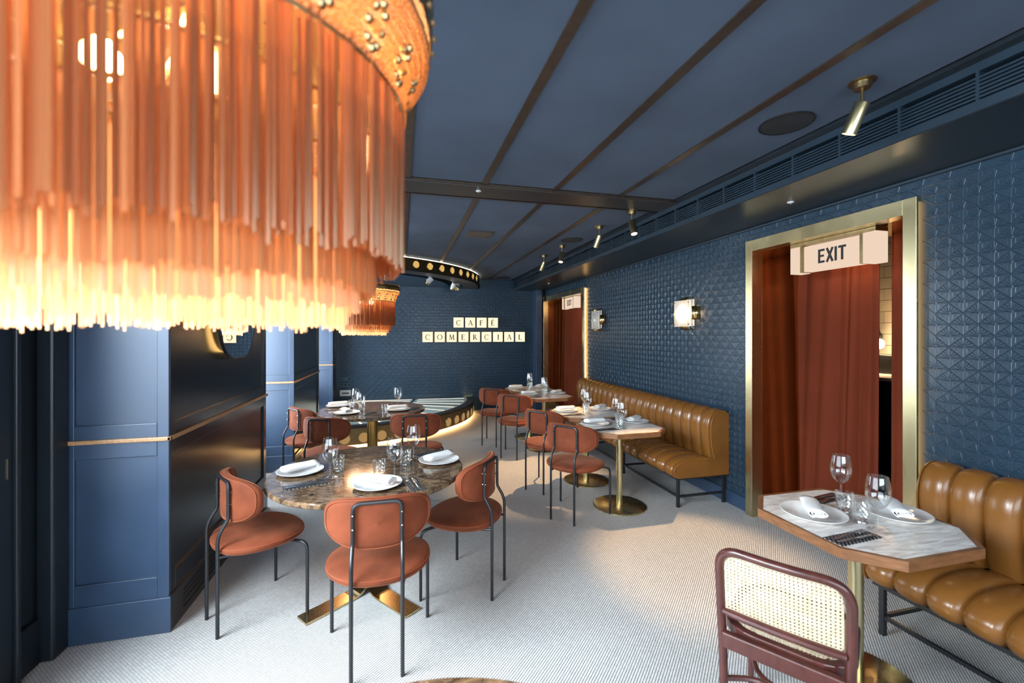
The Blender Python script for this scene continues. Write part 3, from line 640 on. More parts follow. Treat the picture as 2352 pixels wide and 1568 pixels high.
def sconce(y, lit, label):
    t = thing('wall_sconce', label, 'wall lamp', (XW-.005, y, 1.825), 0, 'glass wall sconces')
    MB().box(-.02, 0, -.06, .06, -.06, .06).build('backplate', M['brass'], t)
    MB().box(-.075, -.063, -.145, .125, -.135, .145).build('rear_glass', M['opal'], t, bevel=.004)
    MB().box(-.105, -.09, -.125, .145, -.14, .14).build('front_glass', M['opal'], t, bevel=.004)
    MB().lathe([(.002, .045), (.05, .038), (.085, .018), (.10, 0)], 24).build('lens', M['opal'], t, (-.105, .01, 0)).rotation_euler = (0, -PI/2, 0)
    def curl(dy, dz):
        d = Vector((0, dy, dz)); s_ = Vector((0, -dz, dy))
        def fn(u, v):
            a = u*R(80); return tuple(Vector((-.03-.075*math.sin(a), 0, 0))+d*((.125 if dz else .142)+.055*math.cos(a))+s_*(v-.5)*.14)
        m = MB().grid(fn, 7, 2); o = m.build('side_leaf', M['brass_mirror'], t); so = o.modifiers.new('th', 'SOLIDIFY'); so.thickness = .004
    for dy, dz in ((0, 1), (0, -1), (1, 0), (-1, 0)): curl(dy, dz)
    m = MB()
    for a in (-.105, .125):
        for b in (-.115, .115): m.ball((-.108, a, b), .007, 8, 4)
    m.build('screws', M['brass_dark'], t)
    MB().ball((-.045, .01, 0), .018 if not lit else .042, 14, 10, 1.1).build('bulb', M['sconce_bulb'] if lit else M['glass'], t)
    if lit: point('sconce_light', (XW-.105, y+.01, 1.825), 5, WARM2, .05)
sconce(4.06, True, 'lit square glass wall sconce above the long bench')
sconce(6.21, False, 'unlit square glass wall sconce beside the far doorway')

def socket_strip(z, kinds, label):
    t = thing('socket_strip', label, 'socket', (-1.155, YB, z))
    for k, kd in enumerate(kinds):
        b = MB().box(k*.073, k*.073+.070, -.012, 0, 0, .072).build('socket_plate', M['blueplastic'], t, bevel=.003)
        if kd == 'o':
            MB().lathe([(.0, 0), (.021, 0)], 14).build('socket_hole', M['black'], b, (k*.073+.035, -.0125, .036)).rotation_euler = (PI/2, 0, 0)
        elif kd == 'h': MB().box(k*.073+.012, k*.073+.05, -.0135, -.012, .022, .05).build('port', M['black'], b)
socket_strip(.695, 'h-o', 'upper blue socket strip with a port on the stage wall')
socket_strip(.575, 'ooo', 'lower blue socket strip with three outlets on the stage wall')
t = thing('outlet_box', 'white plastic outlet box on the stage wall below the blue sockets', 'socket', (-1.15, YB, .395))
MB().box(0, .205, -.03, 0, 0, .118).build('casing', M['plastic'], t, bevel=.008)
MB().box(.04, .17, -.032, -.03, .045, .068).build('slot', M['black'], t)

# ================================================================== CEILING FITTINGS
def speaker_disc(x, y, r_, label):
    t = thing('ceiling_speaker', label, 'speaker', (x, y, ZC), 0, 'round ceiling speakers')
    MB().lathe([(0.001, -.004), (r_-.006, -.004)], 36, smooth=False).build('grille', M['speaker'], t)
    MB().lathe([(r_-.006, -.006), (r_, -.006), (r_, .002)], 36, smooth=False).build('rim', M['frame'], t)
speaker_disc(2.07, 1.96, .135, 'round dark ceiling speaker nearest, beside the first brass spot')
speaker_disc(2.05, 5.03, .135, 'round dark ceiling speaker between the far brass spots')
speaker_disc(2.05, 8.69, .135, 'round dark ceiling speaker by the stage wall')
t = thing('ceiling_vent', 'square bronze access vent in the ceiling before the canopy', 'vent', (.89, 5.0, ZC))
MB().box(-.14, .14, -.145, .145, -.006, .004).build('plate', M['beam'], t, bevel=.003)
MB().box(-.14, -.125, -.145, .145, -.012, -.006).box(.125, .14, -.145, .145, -.012, -.006).box(-.125, .125, .13, .145, -.012, -.006).box(-.125, .125, -.145, -.13, -.012, -.006).build('frame', M['strip'], t)
for x, y, z, lb in ((.606, 3.45, 2.752, 'small white sprinkler rose on the dark ceiling beam'), (2.70, 2.52, SZ-.004, 'small white sprinkler rose on the bulkhead above the near doorway'), (2.66, 7.64, SZ-.004, 'small white sprinkler rose on the bulkhead before the far doorway')):
    t = thing('sprinkler', lb, 'sprinkler', (x, y, z), 0, 'white sprinkler roses')
    MB().lathe([(.022, 0), (.022, -.004), (.012, -.008), (.001, -.008)], 16).build('rose', M['plastic'], t)
    MB().lathe([(.007, -.008), (.007, -.016), (.001, -.016)], 10).build('nozzle', M['steel'], t)
def ceiling_spot(x, y, aim, power, label, zc=ZC, sz=50):
    t = thing('ceiling_spot', label, 'spotlight', (x, y, zc), 0, 'brass ceiling spots along the bulkhead')
    MB().lathe([(.001, 0), (.054, 0), (.054, -.006), (.036, -.008), (.034, -.034), (.001, -.034)], 28).build('ceiling_rose', M['brass_dark'], t)
    MB().tube([(0, 0, -.034), (0, 0, -.10)], .0075, 10).build('stem', M['brass_dark'], t)
    d = (Vector(aim)-Vector((x, y, zc-.1))).normalized(); q = d.to_track_quat('-Z', 'Y')
    o = MB().lathe([(.001, .004), (.029, .004), (.031, 0), (.031, -.135), (.027, -.135), (.027, -.128)], 28).build('can', M['brass'], t, (0, 0, -.098)); o.rotation_euler = q.to_euler()
    MB().lathe([(.001, -.130), (.0268, -.130)], 20, smooth=False).build('lens', M['spotface'], o)
    if power:
        p = Vector((x, y, zc-.098))+d*.14
        spot('spot_beam', p, aim, power, WARM, sz, .65, .015)
ceiling_spot(2.07, 1.55, (1.85, 2.75, 0), 18, 'brass ceiling spot nearest, tilted over the nearest octagonal table', sz=58)
ceiling_spot(2.09, 3.655, (2.05, 2.72, 0), 230, 'brass ceiling spot under the dark cross beam, pointing down', 2.752, 38)
ceiling_spot(2.08, 4.32, (1.70, 5.60, 0), 50, 'brass ceiling spot second past the cross beam, tilted away')
ceiling_spot(2.05, 5.37, (1.45, 4.70, 0), 300, 'brass ceiling spot third past the cross beam, pointing down', sz=44)
ceiling_spot(2.05, 6.11, (1.55, 7.4, 0), 50, 'brass ceiling spot farthest, nearest to the canopy')

# ================================================================== FRINGED LAMPS
def rod_mesh(name, L_, r_, m_, n=5):
    return MB().tube([(0, 0, 0), (0, 0, L_*.5), (0, 0, L_)], r_, n).build(name, m_)
def fringe_mb(r_, z0, z1, n, rad, jit, seed):
    rg = random.Random(seed); mb = MB()
    for k in range(n):
        a = 2*PI*(k+rg.uniform(-.3, .3))/n; rr = r_+rg.uniform(-jit, jit); dz = rg.gauss(0, jit*.8)
        x, y = rr*math.cos(a), rr*math.sin(a)
        mb.tube([(x, y, z0+dz), (x, y, z1)], rad, 4)
    return mb
def fringed_lamp(x, y, z, label, near):
    t = thing('fringed_lamp', label, 'lamp', (x, y, z), 0, 'amber fringed hanging lamps')
    nS = 300; RO = .355
    if near:
        rg = random.Random(4); proto = None
        for k in range(nS):
            a = 2*PI*(k+rg.uniform(-.35, .35))/nS; rr = RO+rg.uniform(-.006, .006); zz = .113+rg.gauss(0, .008)
            if proto is None:
                proto = rod_mesh('fringe_rod', .285, .0026, M['fringe']); proto.parent = t; o = proto
            else: o = proto.copy(); C.objects.link(o); o.parent = t
            o.location = (rr*math.cos(a), rr*math.sin(a), zz)
    tag(fringe_mb(RO-.004, .116, .400, 300, .0026, .006, 3).build('outer_fringe', M['fringe'], t), kind='stuff')
    if not near: tag(fringe_mb(RO, .116, .400, 200, .003, .005, 13).build('outer_fringe', M['fringe'], t), kind='stuff')
    tag(fringe_mb(.303, .066, .34, 420, .0024, .006, 5).build('second_fringe', M['fringe_mid'], t), kind='stuff')
    tag(fringe_mb(.275, .034, .28, 380, .0024, .006, 6).build('third_fringe', M['fringe_in'], t), kind='stuff')
    tag(fringe_mb(.251, .004, .24, 340, .0024, .006, 7).build('inner_fringe', M['fringe_in'], t), kind='stuff')
    m = MB()
    for r_, z_ in ((.303, .34), (.275, .28), (.251, .24)): m.tube([(r_*math.cos(2*PI*k/40), r_*math.sin(2*PI*k/40), z_) for k in range(40)], .004, 5, True)
    m.build('fringe_hoops', M['brass'], t)
    prof = [(.357, .395), (.359, .425), (.367, .455), (.383, .482), (.404, .505)]
    MB().lathe(prof, 72).build('frieze', M['frieze'], t)
    n = 72 if near else 36
    # rosettes of aged brass and rows of glass beads over the frieze
    m = MB(); b = MB(); rg = random.Random(11)
    def fr(a, h, off):
        k = h*4; i = min(3, int(k)); f = k-i; r_ = prof[i][0]*(1-f)+prof[i+1][0]*f+off; z_ = prof[i][1]*(1-f)+prof[i+1][1]*f
        return Vector((r_*math.cos(a), r_*math.sin(a), z_))
    nros = 24
    for k in range(nros):
        a = 2*PI*k/nros
        for j in range(8):
            aa = a+.045*math.cos(j*PI/4); h = .42+.26*math.sin(j*PI/4); m.ball(fr(aa, h, .003), .0075, 6, 4)
        b.ball(fr(a, .42, .004), .010, 8, 5)
    nb = 210 if near else 110
    for ri in range(9):
        h = .05+.112*ri
        for k in range(nb):
            a = 2*PI*(k+.5*(ri % 2))/nb; da = (a*nros/(2*PI)+.5) % 1-.5
            if .12 < h < .74 and abs(da)*2*PI/nros < .066-.10*abs(h-.42): continue
            b.ball(fr(a, h, .003), .0060, 6, 4)
    tag(m.build('rosettes', M['brass_dark'], t), kind='stuff'); tag(b.build('beads', M['bead'], t), kind='stuff')
    m = MB()
    for z_ in (.395, .506): m.tube([((.358 if z_ < .45 else .406)*math.cos(2*PI*k/64), (.358 if z_ < .45 else .406)*math.sin(2*PI*k/64), z_) for k in range(64)], .004, 5, True)
    m.build('rope_trim', M['brass'], t)
    MB().lathe([(.405, .507), (.408, .537)], 72).build('lit_band', M['frieze'], t)
    # crown ring with scalloped lower edge and pearls
    ns = 60
    def crown(u, v):
        a = 2*PI*u; sc_ = .010*abs(math.sin(a*ns/2)); z_ = (.532-sc_+.0)*(1-v)+.585*v; r_ = .411+.004*math.sin(PI*v)
        return (r_*math.cos(a), r_*math.sin(a), z_)
    MB().grid(crown, ns*6, 3, True, True).build('crown', M['brass_dark'], t)
    MB().lathe([(.412, .583), (.416, .59), (.409, .597), (.04, .60)], 72).build('crown_lid', M['brass'], t)
    m = MB()
    for k in range(ns): a = 2*PI*(k+.5)/ns; m.ball((.416*math.cos(a), .416*math.sin(a), .548), .006, 6, 4)
    tag(m.build('pearls', M['bead'], t), kind='stuff')
    MB().tube([(0, 0, .6), (0, 0, ZC-z)], .009, 8).build('hanging_rod', M['brass_dark'], t)
    MB().lathe([(.001, ZC-z), (.06, ZC-z), (.055, ZC-z-.025), (.001, ZC-z-.03)], 20).build('ceiling_cup', M['brass_dark'], t)
    for k in range(4):
        a = PI/4+PI/2*k; sp = MB().tube([(0, 0, .55), (.10*math.cos(a), .10*math.sin(a), .44)], .007, 6).build('bulb_holder', M['brass'], t)
        MB().ball((.11*math.cos(a), .11*math.sin(a), .40), .026, 10, 7, 1.2).build('bulb', M['bulb'], sp)
        point('lamp_light', (.14*math.cos(a), .14*math.sin(a), .12), 4.6, LAMP, .11, t)
    point('lamp_light', (0, 0, .44), 26, LAMP, .05, t)
fringed_lamp(-.355, .86, 1.612, 'huge amber fringed lamp close to the camera under the ceiling', True)
fringed_lamp(-.42, 5.47, 1.592, 'amber fringed lamp over the far round table', False)
# ================================================================== BENCHES
def smooth_path(pts, n=5):
    # Catmull-Rom through 2d points
    out = []; P = [pts[0]]+pts+[pts[-1]]
    for i in range(1, len(P)-2):
        p0, p1, p2, p3 = [Vector(P[i+k]) for k in (-1, 0, 1, 2)]
        for k in range(n):
            t = k/n; out.append(tuple(.5*((2*p1)+(p2-p0)*t+(2*p0-5*p1+4*p2-p3)*t*t+(3*p1-p0-3*p2+p3)*t**3)))
    out.append(tuple(pts[-1])); return out
BACK = [(-.015, .86), (-.05, .885), (-.11, .897), (-.175, .875), (-.215, .82), (-.235, .74), (-.232, .62), (-.215, .50), (-.195, .42)]
SEAT = [(-.17, .435), (-.25, .455), (-.36, .468), (-.47, .462), (-.555, .440), (-.612, .395), (-.628, .345), (-.605, .300), (-.555, .275)]
def channel_mesh(pts, wd, dep, nu=8):
    pth = [Vector(p) for p in smooth_path(pts, 3)]; n = len(pth); nr = []
    for i in range(n):
        d = (pth[min(i+1, n-1)]-pth[max(i-1, 0)]).normalized(); nr.append(Vector((-d.y, d.x)))   # outward is to the left of travel
    sgn = 1 if nr[n//2].dot(Vector((-1, .6))) > 0 else -1
    def fn(u, v):
        i = round(v*(n-1)); s = 2*u-1; off = dep*(math.sqrt(max(0, 1-abs(s)**2.4))-1)
        edge = .006*max(0, 1-math.sin(PI*min(1, max(0, v))))if False else 0
        p = pth[i]+nr[i]*sgn*off
        return (p.x, s*wd/2, p.y)
    return MB().grid(fn, nu, n-1)
def bench(ya, yb, nf, label, legs):
    t = thing('banquette', label, 'bench', (XW-.012, ya, 0), 0, 'channelled leather wall benches')
    wd = (yb-ya)/nf; b0 = s0 = None
    for k in range(nf):
        yy = (k+.5)*wd
        if b0 is None:
            b0 = channel_mesh(BACK, wd*1.0, .034).build('back_channel', M['leather'], t, (0, yy, 0), sharp=0)
            s0 = channel_mesh(SEAT, wd*1.0, .034).build('seat_channel', M['leather'], t, (0, yy, 0), sharp=0)
        else: inst(b0, (0, yy, 0)); inst(s0, (0, yy, 0))
    prof = [p for p in smooth_path(BACK, 3) if p[1] > .475]+[(-.20, .455)]+[p for p in smooth_path(SEAT, 3) if p[0] < -.23]
    inner = [(a+(.012 if a > -.3 else 0), z) for a, z in prof]
    cx = [(x*.985-.0, z-.004) for x, z in prof]
    side = [(0, .275), (0, .86)]+[(x, z) for x, z in prof]
    for yy in (.0, yb-ya):
        s = -1 if yy == 0 else 1; a, b = sorted((yy-s*.004, yy-s*.012))
        ins = [(min(0, x+.006) if x > -.3 else x+.010, z-.008 if z > .3 else z) for x, z in side]
        MB().prism(ins, a, b, lambda x, z, y: (x, y, z)).build('end_panel', M['leather'], t)
    MB().box(-.56, -.0, .012, yb-ya-.012, .262, .285).build('seat_base', M['frame'], t)
    g = MB(); q = .0125
    lx = -.525
    for yy in legs:
        MB().box(lx-q, lx+q, yy-q, yy+q, 0, .262).build('leg', M['frame'], t)
        MB().box(-.03-q, -.03+q, yy-q, yy+q, 0, .262).build('leg', M['frame'], t)
        MB().box(lx+q, -.03-q, yy-.008, yy+.008, .088, .108).build('cross_rail', M['frame'], t)
    MB().box(lx-.008, lx+.008, legs[0]+q, legs[-1]-q, .088, .108).build('front_rail', M['frame'], t)
    return t
bench(3.485, 6.66, 21, 'long tan leather channelled bench along the embossed wall', [.045, 1.06, 2.09, 3.12])
bench(-.44, 1.80, 16, 'nearest tan leather channelled bench by the near brass doorway', [.045, 1.11, 2.20])

# ================================================================== VELVET CHAIRS
def bend(pts, r_=.03, n=4):
    # round the corners of a polyline
    P = [Vector(p) for p in pts]; out = [P[0]]
    for i in range(1, len(P)-1):
        a = (P[i-1]-P[i]); b = (P[i+1]-P[i]); rr = min(r_, a.length*.48, b.length*.48); a = a.normalized()*rr; b = b.normalized()*rr
        for k in range(n+1):
            u = k/n; out.append(P[i]+a*(1-u)**2+b*u*u)
    out.append(P[-1]); return out
def make_chair(label):
    t = thing('dining_chair', label, 'chair', (0, 0, 0), 0, 'terracotta velvet dining chairs')
    n = 40; e = 2.25
    def outl(a): c, s_ = math.cos(a), math.sin(a); return (math.copysign(abs(c)**(2/e), c), math.copysign(abs(s_)**(2/e), s_))
    rings = [(.0, .428), (.70, .424), (.93, .432), (.99, .446), (1.0, .455), (.985, .465), (.93, .474), (.80, .481), (.5, .482), (.001, .480)]
    def seat(u, v):
        r_, z = rings[round(v*(len(rings)-1))]; x, y = outl(2*PI*u); wv = .006*math.cos(2*2*PI*u)*r_
        return (.256*x*r_, .03+.232*y*r_, z+wv)
    MB().grid(seat, n, len(rings)-1, True, True).build('seat', M['velvet'], t, sharp=0)
    def ring_tube(name, k, z_, rad):
        MB().tube([(.256*k*outl(2*PI*i/n)[0], .03+.232*k*outl(2*PI*i/n)[1], z_+.006*math.cos(4*PI*i/n)) for i in range(n)], rad, 5, True).build(name, M['piping'], t)
    ring_tube('seat_piping', .985, .4645, .0028)
    cz, hw, hh, th = .703, .256, .121, .021
    def curve(x): return -.132+.105*abs(x/hw)**2.3
    eb = 3.0
    def ob(a): c, s_ = math.cos(a), math.sin(a); return (math.copysign(abs(c)**(2/eb), c)*hw, math.copysign(abs(s_)**(2/eb), s_)*hh)
    pr = [(0.001, -1), (.45, -1), (.80, -.95), (.94, -.75), (1.0, 0), (.94, .75), (.80, .95), (.45, 1), (.001, 1)]
    def back(u, v):
        r_, d = pr[round(v*8)]; x, z = ob(2*PI*u); x *= r_; z *= r_
        return (x, curve(x)+d*th, cz+z+.012*(x/hw)**2)
    MB().grid(back, 48, 8, True, True).build('backrest', M['velvet'], t, sharp=0)
    for d in (-.75, .75):
        pts = []
        for i in range(48):
            x, z = ob(2*PI*i/48); pts.append((x*.955, curve(x*.955)+d*th*1.1, cz+z*.955+.012*(x/hw)**2))
        MB().tube(pts, .0026, 5, True).build('back_piping', M['piping'], t)
    rr = .0095; yk = curve(.112)-.034
    for s in (-1, 1):
        MB().tube(bend([(s*.114, -.20, 0), (s*.114, -.20, .535), (s*.113, yk, .615), (s*.112, yk, .64)], .04), rr, 8).build('leg', M['frame'], t)
        MB().tube(bend([(s*.10, .10, .418), (s*.253, .205, .418), (s*.253, .205, 0)], .05, 6), rr, 8).build('leg', M['frame'], t)
        MB().tube([(s*.114, -.20, .425), (s*.135, -.05, .417), (s*.15, .10, .417)], .0075, 8).build('seat_rail', M['frame'], t)
    f = MB().tube(bend([(-.112, yk, .64), (-.112, yk, .806), (.112, yk, .806), (.112, yk, .64)], .038, 6), rr, 8).build('back_frame', M['frame'], t)
    m = MB()
    for s in (-1, 1):
        for z in (.69, .755): m.tube([(s*.112, yk-.010, z), (s*.112, yk+.03, z)], .004, 6)
    m.build('screws', M['steel'], f)
    return t
ch0 = make_chair('terracotta velvet chair facing away at the near round marble table')
ch0.location = (-.105, 2.305, 0); ch0.rotation_euler = (0, 0, R(0))
for x, y, a, lb in ((-.825, 2.806, -57.6, 'terracotta velvet chair beside the nearest dark pier at the near round table'),
    (.426, 2.774, 57.5, 'terracotta velvet chair on the aisle side of the near round table'),
    (-.985, 5.14, -52, 'terracotta velvet chair by the middle pier at the far round table'),
    (-.67, 4.51, -27, 'terracotta velvet chair with sunlit seat pushed up to the far round table'),
    (.155, 4.50, -8.6, 'terracotta velvet chair facing the stage on the aisle side of the far round table'),
    (1.49, 3.61, -51.1, 'terracotta velvet chair at the octagonal table nearest in the bench row'),
    (1.482, 4.34, -55.2, 'terracotta velvet chair second in the row facing the long bench'),
    (1.476, 5.573, -40.3, 'terracotta velvet chair third in the row facing the long bench'),
    (1.353, 6.268, -39, 'terracotta velvet chair farthest in the row beside the stage')):
    dup(ch0, (x, y, 0), R(a), lb)

# ================================================================== CANE CHAIR
def cane_weave(mb, w_, h_, pitch, th, fn, inside):
    # paired warp and weft strands with two diagonals; fn maps (a, b, lift) to 3d
    def run(pts, wd, lift):
        for p, q in zip(pts[:-1], pts[1:]):
            if not (inside(*p) and inside(*q)): continue
            d = Vector((q[0]-p[0], q[1]-p[1])); n_ = Vector((-d.y, d.x)).normalized()*wd/2
            c = [(p[0]-n_.x, p[1]-n_.y), (q[0]-n_.x, q[1]-n_.y), (q[0]+n_.x, q[1]+n_.y), (p[0]+n_.x, p[1]+n_.y)]
            mb.add([fn(a, b, lift) for a, b in c]+[fn(a, b, lift+th) for a, b in c], [(3, 2, 1, 0), (4, 5, 6, 7), (0, 1, 5, 4), (2, 3, 7, 6)])
    st = pitch*2
    nx, ny = int(w_/pitch), int(h_/pitch)
    for i in range(-nx//2, nx//2+1):
        for o in (-.0019, .0019):
            a = i*pitch+o; run([(a, -h_/2+k*st) for k in range(int(h_/st)+2)], .0024, 0)
    for j in range(-ny//2, ny//2+1):
        for o in (-.0019, .0019):
            b = j*pitch+o; run([(-w_/2+k*st, b) for k in range(int(w_/st)+2)], .0024, .0008)
    L_ = w_+h_
    for k in range(-int(L_/pitch/2)-1, int(L_/pitch/2)+2):
        c = k*pitch+pitch/2
        run([(c-h_/2+q*pitch, -h_/2+q*pitch) for q in range(ny+2)], .0026, .0016)
        run([(c+h_/2-q*pitch, -h_/2+q*pitch) for q in range(ny+2)], .0026, .0022)
t = thing('cane_chair', 'dark bentwood chair with cane back and seat at the nearest octagonal table', 'chair', (1.335, 1.285, 0), R(-55))
# local frame: +y forward, back at y = 0
HB, WB = .80, .205
def bk(x, z): # the back leans and curves
    lean = -.10*max(0, z-.40)**1.25; return Vector((x, lean-.022*(1-(x/WB)**2)*min(1, max(0, (z-.42)/.2)), z))
fr_ = bend([(-.185, -.035, 0), (-.19, -.01, .25), (-.20, 0, .46), (-WB, 0, HB-.02), (WB, 0, HB-.02), (.20, 0, .46), (.19, -.01, .25), (.185, -.035, 0)], .085, 8)
pp = []
for i in range(len(fr_)-1):
    for k in range(3):
        p = fr_[i].lerp(fr_[i+1], k/3); pp.append(Vector((0, p.y*max(0, 1-(p.z-.3)/.15), 0))+bk(p.x, p.z) if p.z > .3 else p)
pp.append(fr_[-1])
half = len(pp)//2
i0 = next(i for i, p in enumerate(pp) if p.z > .45); i1 = len(pp)-i0
MB().tube(pp[:i0+1], .0165, 12).build('leg', M['bent'], t); MB().tube(pp[i1-1:], .0165, 12).build('leg', M['bent'], t)
MB().tube(pp[i0:i1], .0165, 12).build('back_frame', M['bent'], t)
rl = [bk(-.19+.38*k/12, .535)+Vector((0, -.012, 0)) for k in range(13)]
MB().tube(rl, [.011]+[.0145]*11+[.011], 10).build('back_rail', M['bent'], t)
m = MB(); bc, bh = .660, .265
cane_weave(m, .37, bh, .0128, .0013, lambda a, b, l: tuple(bk(a, bc+b)+Vector((0, l, 0))), lambda a, b: abs(a) < .186 and abs(b) < bh/2 and not (abs(a) > .12 and b > .07 and (abs(a)-.12)**2+(b-.07)**2 > .058**2))
tag(m.build('back_cane', M['cane'], t, sharp=0), kind='stuff')
# seat: rounded hoop and cane
so = rrect(.43, .42, .12, 6, 0, .215); seat_z = .462
def ringmb(out, k0, k1, z0, z1):
    c = (0, .215); n = len(out); mm = MB(); pr = [(k1, z0), (k0, z0), (k0, z1), (k1, z1)]
    mm.grid(lambda u, v: (c[0]+(out[round(u*n) % n][0]-c[0])*pr[round(v*4) % 4][0], c[1]+(out[round(u*n) % n][1]-c[1])*pr[round(v*4) % 4][0], pr[round(v*4) % 4][1]), n, 4, False, True); return mm
ringmb(so, 1.0, .86, .425, .464).build('seat_frame', M['bent'], t, bevel=.005)
m = MB(); cane_weave(m, .36, .35, .0128, .0012, lambda a, b, l: (a, .215+b, .459+l), lambda a, b: abs(a) < .18 and abs(b) < .176 and not (abs(a) > .085 and abs(b) > .08 and (abs(a)-.085)**2+(abs(b)-.08)**2 > .10**2))
tag(m.build('seat_cane', M['cane'], t, sharp=0), kind='stuff')
MB().prism([(-.195, -.03), (.195, -.03), (.195, .0), (-.195, .0)], .395, .455).build('rear_apron', M['bent'], t, bevel=.006)
for s in (-1, 1):
    MB().tube([(s*.165, .37, .43), (s*.175, .385, .2), (s*.185, .405, 0)], [.019, .016, .0125], 10).build('leg', M['bent'], t)
hoop = [(.172*math.cos(a), .20+.165*math.sin(a)+.0, .235) for a in [2*PI*k/32 for k in range(32)]]
MB().tube([(-.186, -.012, .24), (-.12, .06, .238), (0, .085, .236), (.12, .06, .238), (.186, -.012, .24)] if False else bend([(-.187, -.012, .27), (-.10, .07, .262), (.10, .07, .262), (.187, -.012, .27)], .09, 6), .0105, 8).build('stretcher', M['bent'], t)
MB().tube(bend([(-.178, .395, .26), (-.10, .09, .25), (.10, .09, .25), (.178, .395, .26)], .12, 6), .0100, 8).build('stretcher', M['bent'], t)

# ================================================================== TABLES
ZT = .75
def make_round(label):
    t = thing('round_table', label, 'table', (0, 0, 0), 0, 'round brown marble tables')
    Rr = .585
    MB().lathe([(.001, .72), (Rr-.006, .72), (Rr, .726), (Rr, .744), (Rr-.006, .75), (.001, .75)], 96).build('marble_top', M['emperador'], t)
    MB().lathe([(.001, .704), (.20, .704), (.20, .72), (.001, .72)], 24, smooth=False).build('top_plate', M['frame'], t)
    for k in range(4):
        a = R(37+90*k); c, s_ = math.cos(a), math.sin(a)
        pr = [(.022, .704), (.022, .13)]+[(.022+.12*(1-math.cos(q)), .128-.120*math.sin(q)) for q in [R(7.5*j) for j in range(1, 13)]]+[(.43, .008)]
        def fn(u, v, pr=pr, c=c, s_=s_):
            r_, z = pr[round(v*(len(pr)-1))]; y = (u-.5)*.105; return (c*r_-s_*y, s_*r_+c*y, z)
        o = MB().grid(fn, 1, len(pr)-1, False).build('leg', M['brass_leg'], t); so_ = o.modifiers.new('thick', 'SOLIDIFY'); so_.thickness = .012; so_.offset = 0
    return t
rt = make_round('near round brown marble table with brass cross base, three chairs around it'); rt.location = (-.19, 2.895, 0)
dup(rt, (-.31, 5.21, 0), R(15), 'far round brown marble table in front of the stage')
dup(rt, (.011, .515, 0), R(8), 'bare round brown marble table edge at the bottom of the view')
def make_oct(label):
    t = thing('octagonal_table', label, 'table', (0, 0, 0), 0, 'octagonal marble topped bistro tables')
    h, c = .352, .146
    def octa(h, c): return [(-h, -h+c), (-h+c, -h), (h-c, -h), (h, -h+c), (h, h-c), (h-c, h), (-h+c, h), (-h, h-c)]
    O = octa(h, c); I = octa(h-.020, c-.008)
    m = MB(); n = 8
    v = [(x, y, .709) for x, y in O]+[(x, y, .7505) for x, y in O]+[(x, y, .7505) for x, y in I]+[(x, y, .709) for x, y in I]
    m.add(v, [(i, (i+1) % n, n+(i+1) % n, n+i) for i in range(n)]+[(n+i, n+(i+1) % n, 2*n+(i+1) % n, 2*n+i) for i in range(n)]+[(2*n+i, 2*n+(i+1) % n, 3*n+(i+1) % n, 3*n+i) for i in range(n)]+[(3*n+i, 3*n+(i+1) % n, (i+1) % n, i) for i in range(n)])
    m.build('wood_edge', M['wood'], t, bevel=.002)
    MB().prism(octa(h-.0205, c-.008), .712, .750).build('marble_top', M['grey_marble'], t)
    MB().lathe([(.001, 0), (.243, 0), (.243, .010), (.235, .014), (.035, .016), (.001, .016)], 64).build('base', M['brass'], t)
    MB().lathe([(.030, .016), (.030, .70), (.09, .70), (.09, .712), (.001, .712)], 32).build('pole', M['brass'], t)
    return t
OT = [(2.045, 1.56), (1.985, 3.70), (1.975, 4.43), (1.955, 5.80), (1.96, 6.53)]
TN = ['the nearest octagonal table', 'the second octagonal table', 'the third octagonal table', 'the fourth octagonal table', 'the fifth octagonal table']
ot = make_oct('nearest octagonal white marble table with the cane chair'); ot.location = (*OT[0], 0)
for k, lb in ((1, 'octagonal white marble table at the near end of the long bench'), (2, 'octagonal white marble table second along the long bench'), (3, 'octagonal white marble table third along the long bench'), (4, 'octagonal white marble table farthest by the far doorway')):
    dup(ot, (*OT[k], 0), R(0), lb)

# ================================================================== TABLEWARE
def make_plate(label):
    t = thing('plate', label, 'plate', (0, 0, 0), 0, 'white dinner plates')
    MB().lathe([(.001, .004), (.082, .004), (.088, .007), (.128, .018), (.133, .0195), (.135, .019), (.134, .016), (.09, .001), (.07, 0), (.001, 0)], 56).build('dish', M['white'], t)
    m = MB()
    def row(txt, h, yy):
        wtot = len(txt)*h*.92; x0 = -wtot/2
        for k, ch in enumerate(txt): glyph_mb(GL[ch], h, lambda a, b, c, k=k: (x0+k*h*.92+a, yy+b, .0062+(math.hypot(x0+k*h*.92+a, yy+b)-.088)*.275+.0013+c*.1), .001, m)
    row('CAFÉ', .0075, .112); row('COMERCIAL', .0065, .1015)
    m.build('rim_lettering', M['ink'], t, sharp=0)
    return t
def make_napkin(label):
    t = thing('napkin', label, 'napkin', (0, 0, 0), 0, 'rolled white linen napkins')
    pts = []
    for k in range(46):
        a = k/45*2.6*2*PI; r_ = .007+.023*k/45; pts.append((r_*math.cos(a)*1.4, r_*math.sin(a)*.62+.021))
    end = pts[-1]; L_ = .21
    pts += [(end[0]+.012, end[1]-.010), (end[0]+.03, .006), (end[0]+.055, .0045)]
    def fn(u, v):
        p = pts[round(v*(len(pts)-1))]; y = (u-.5)*L_; return (p[0]+.003*math.sin(u*7+p[1]*90), y*(1-.08*(v > .96)), max(.003, p[1]*(1+.06*math.sin(u*5))))
    o = MB().grid(fn, 8, len(pts)-1).build('roll', M['linen'], t, sharp=60); s = o.modifiers.new('cloth', 'SOLIDIFY'); s.thickness = .0022
    return t
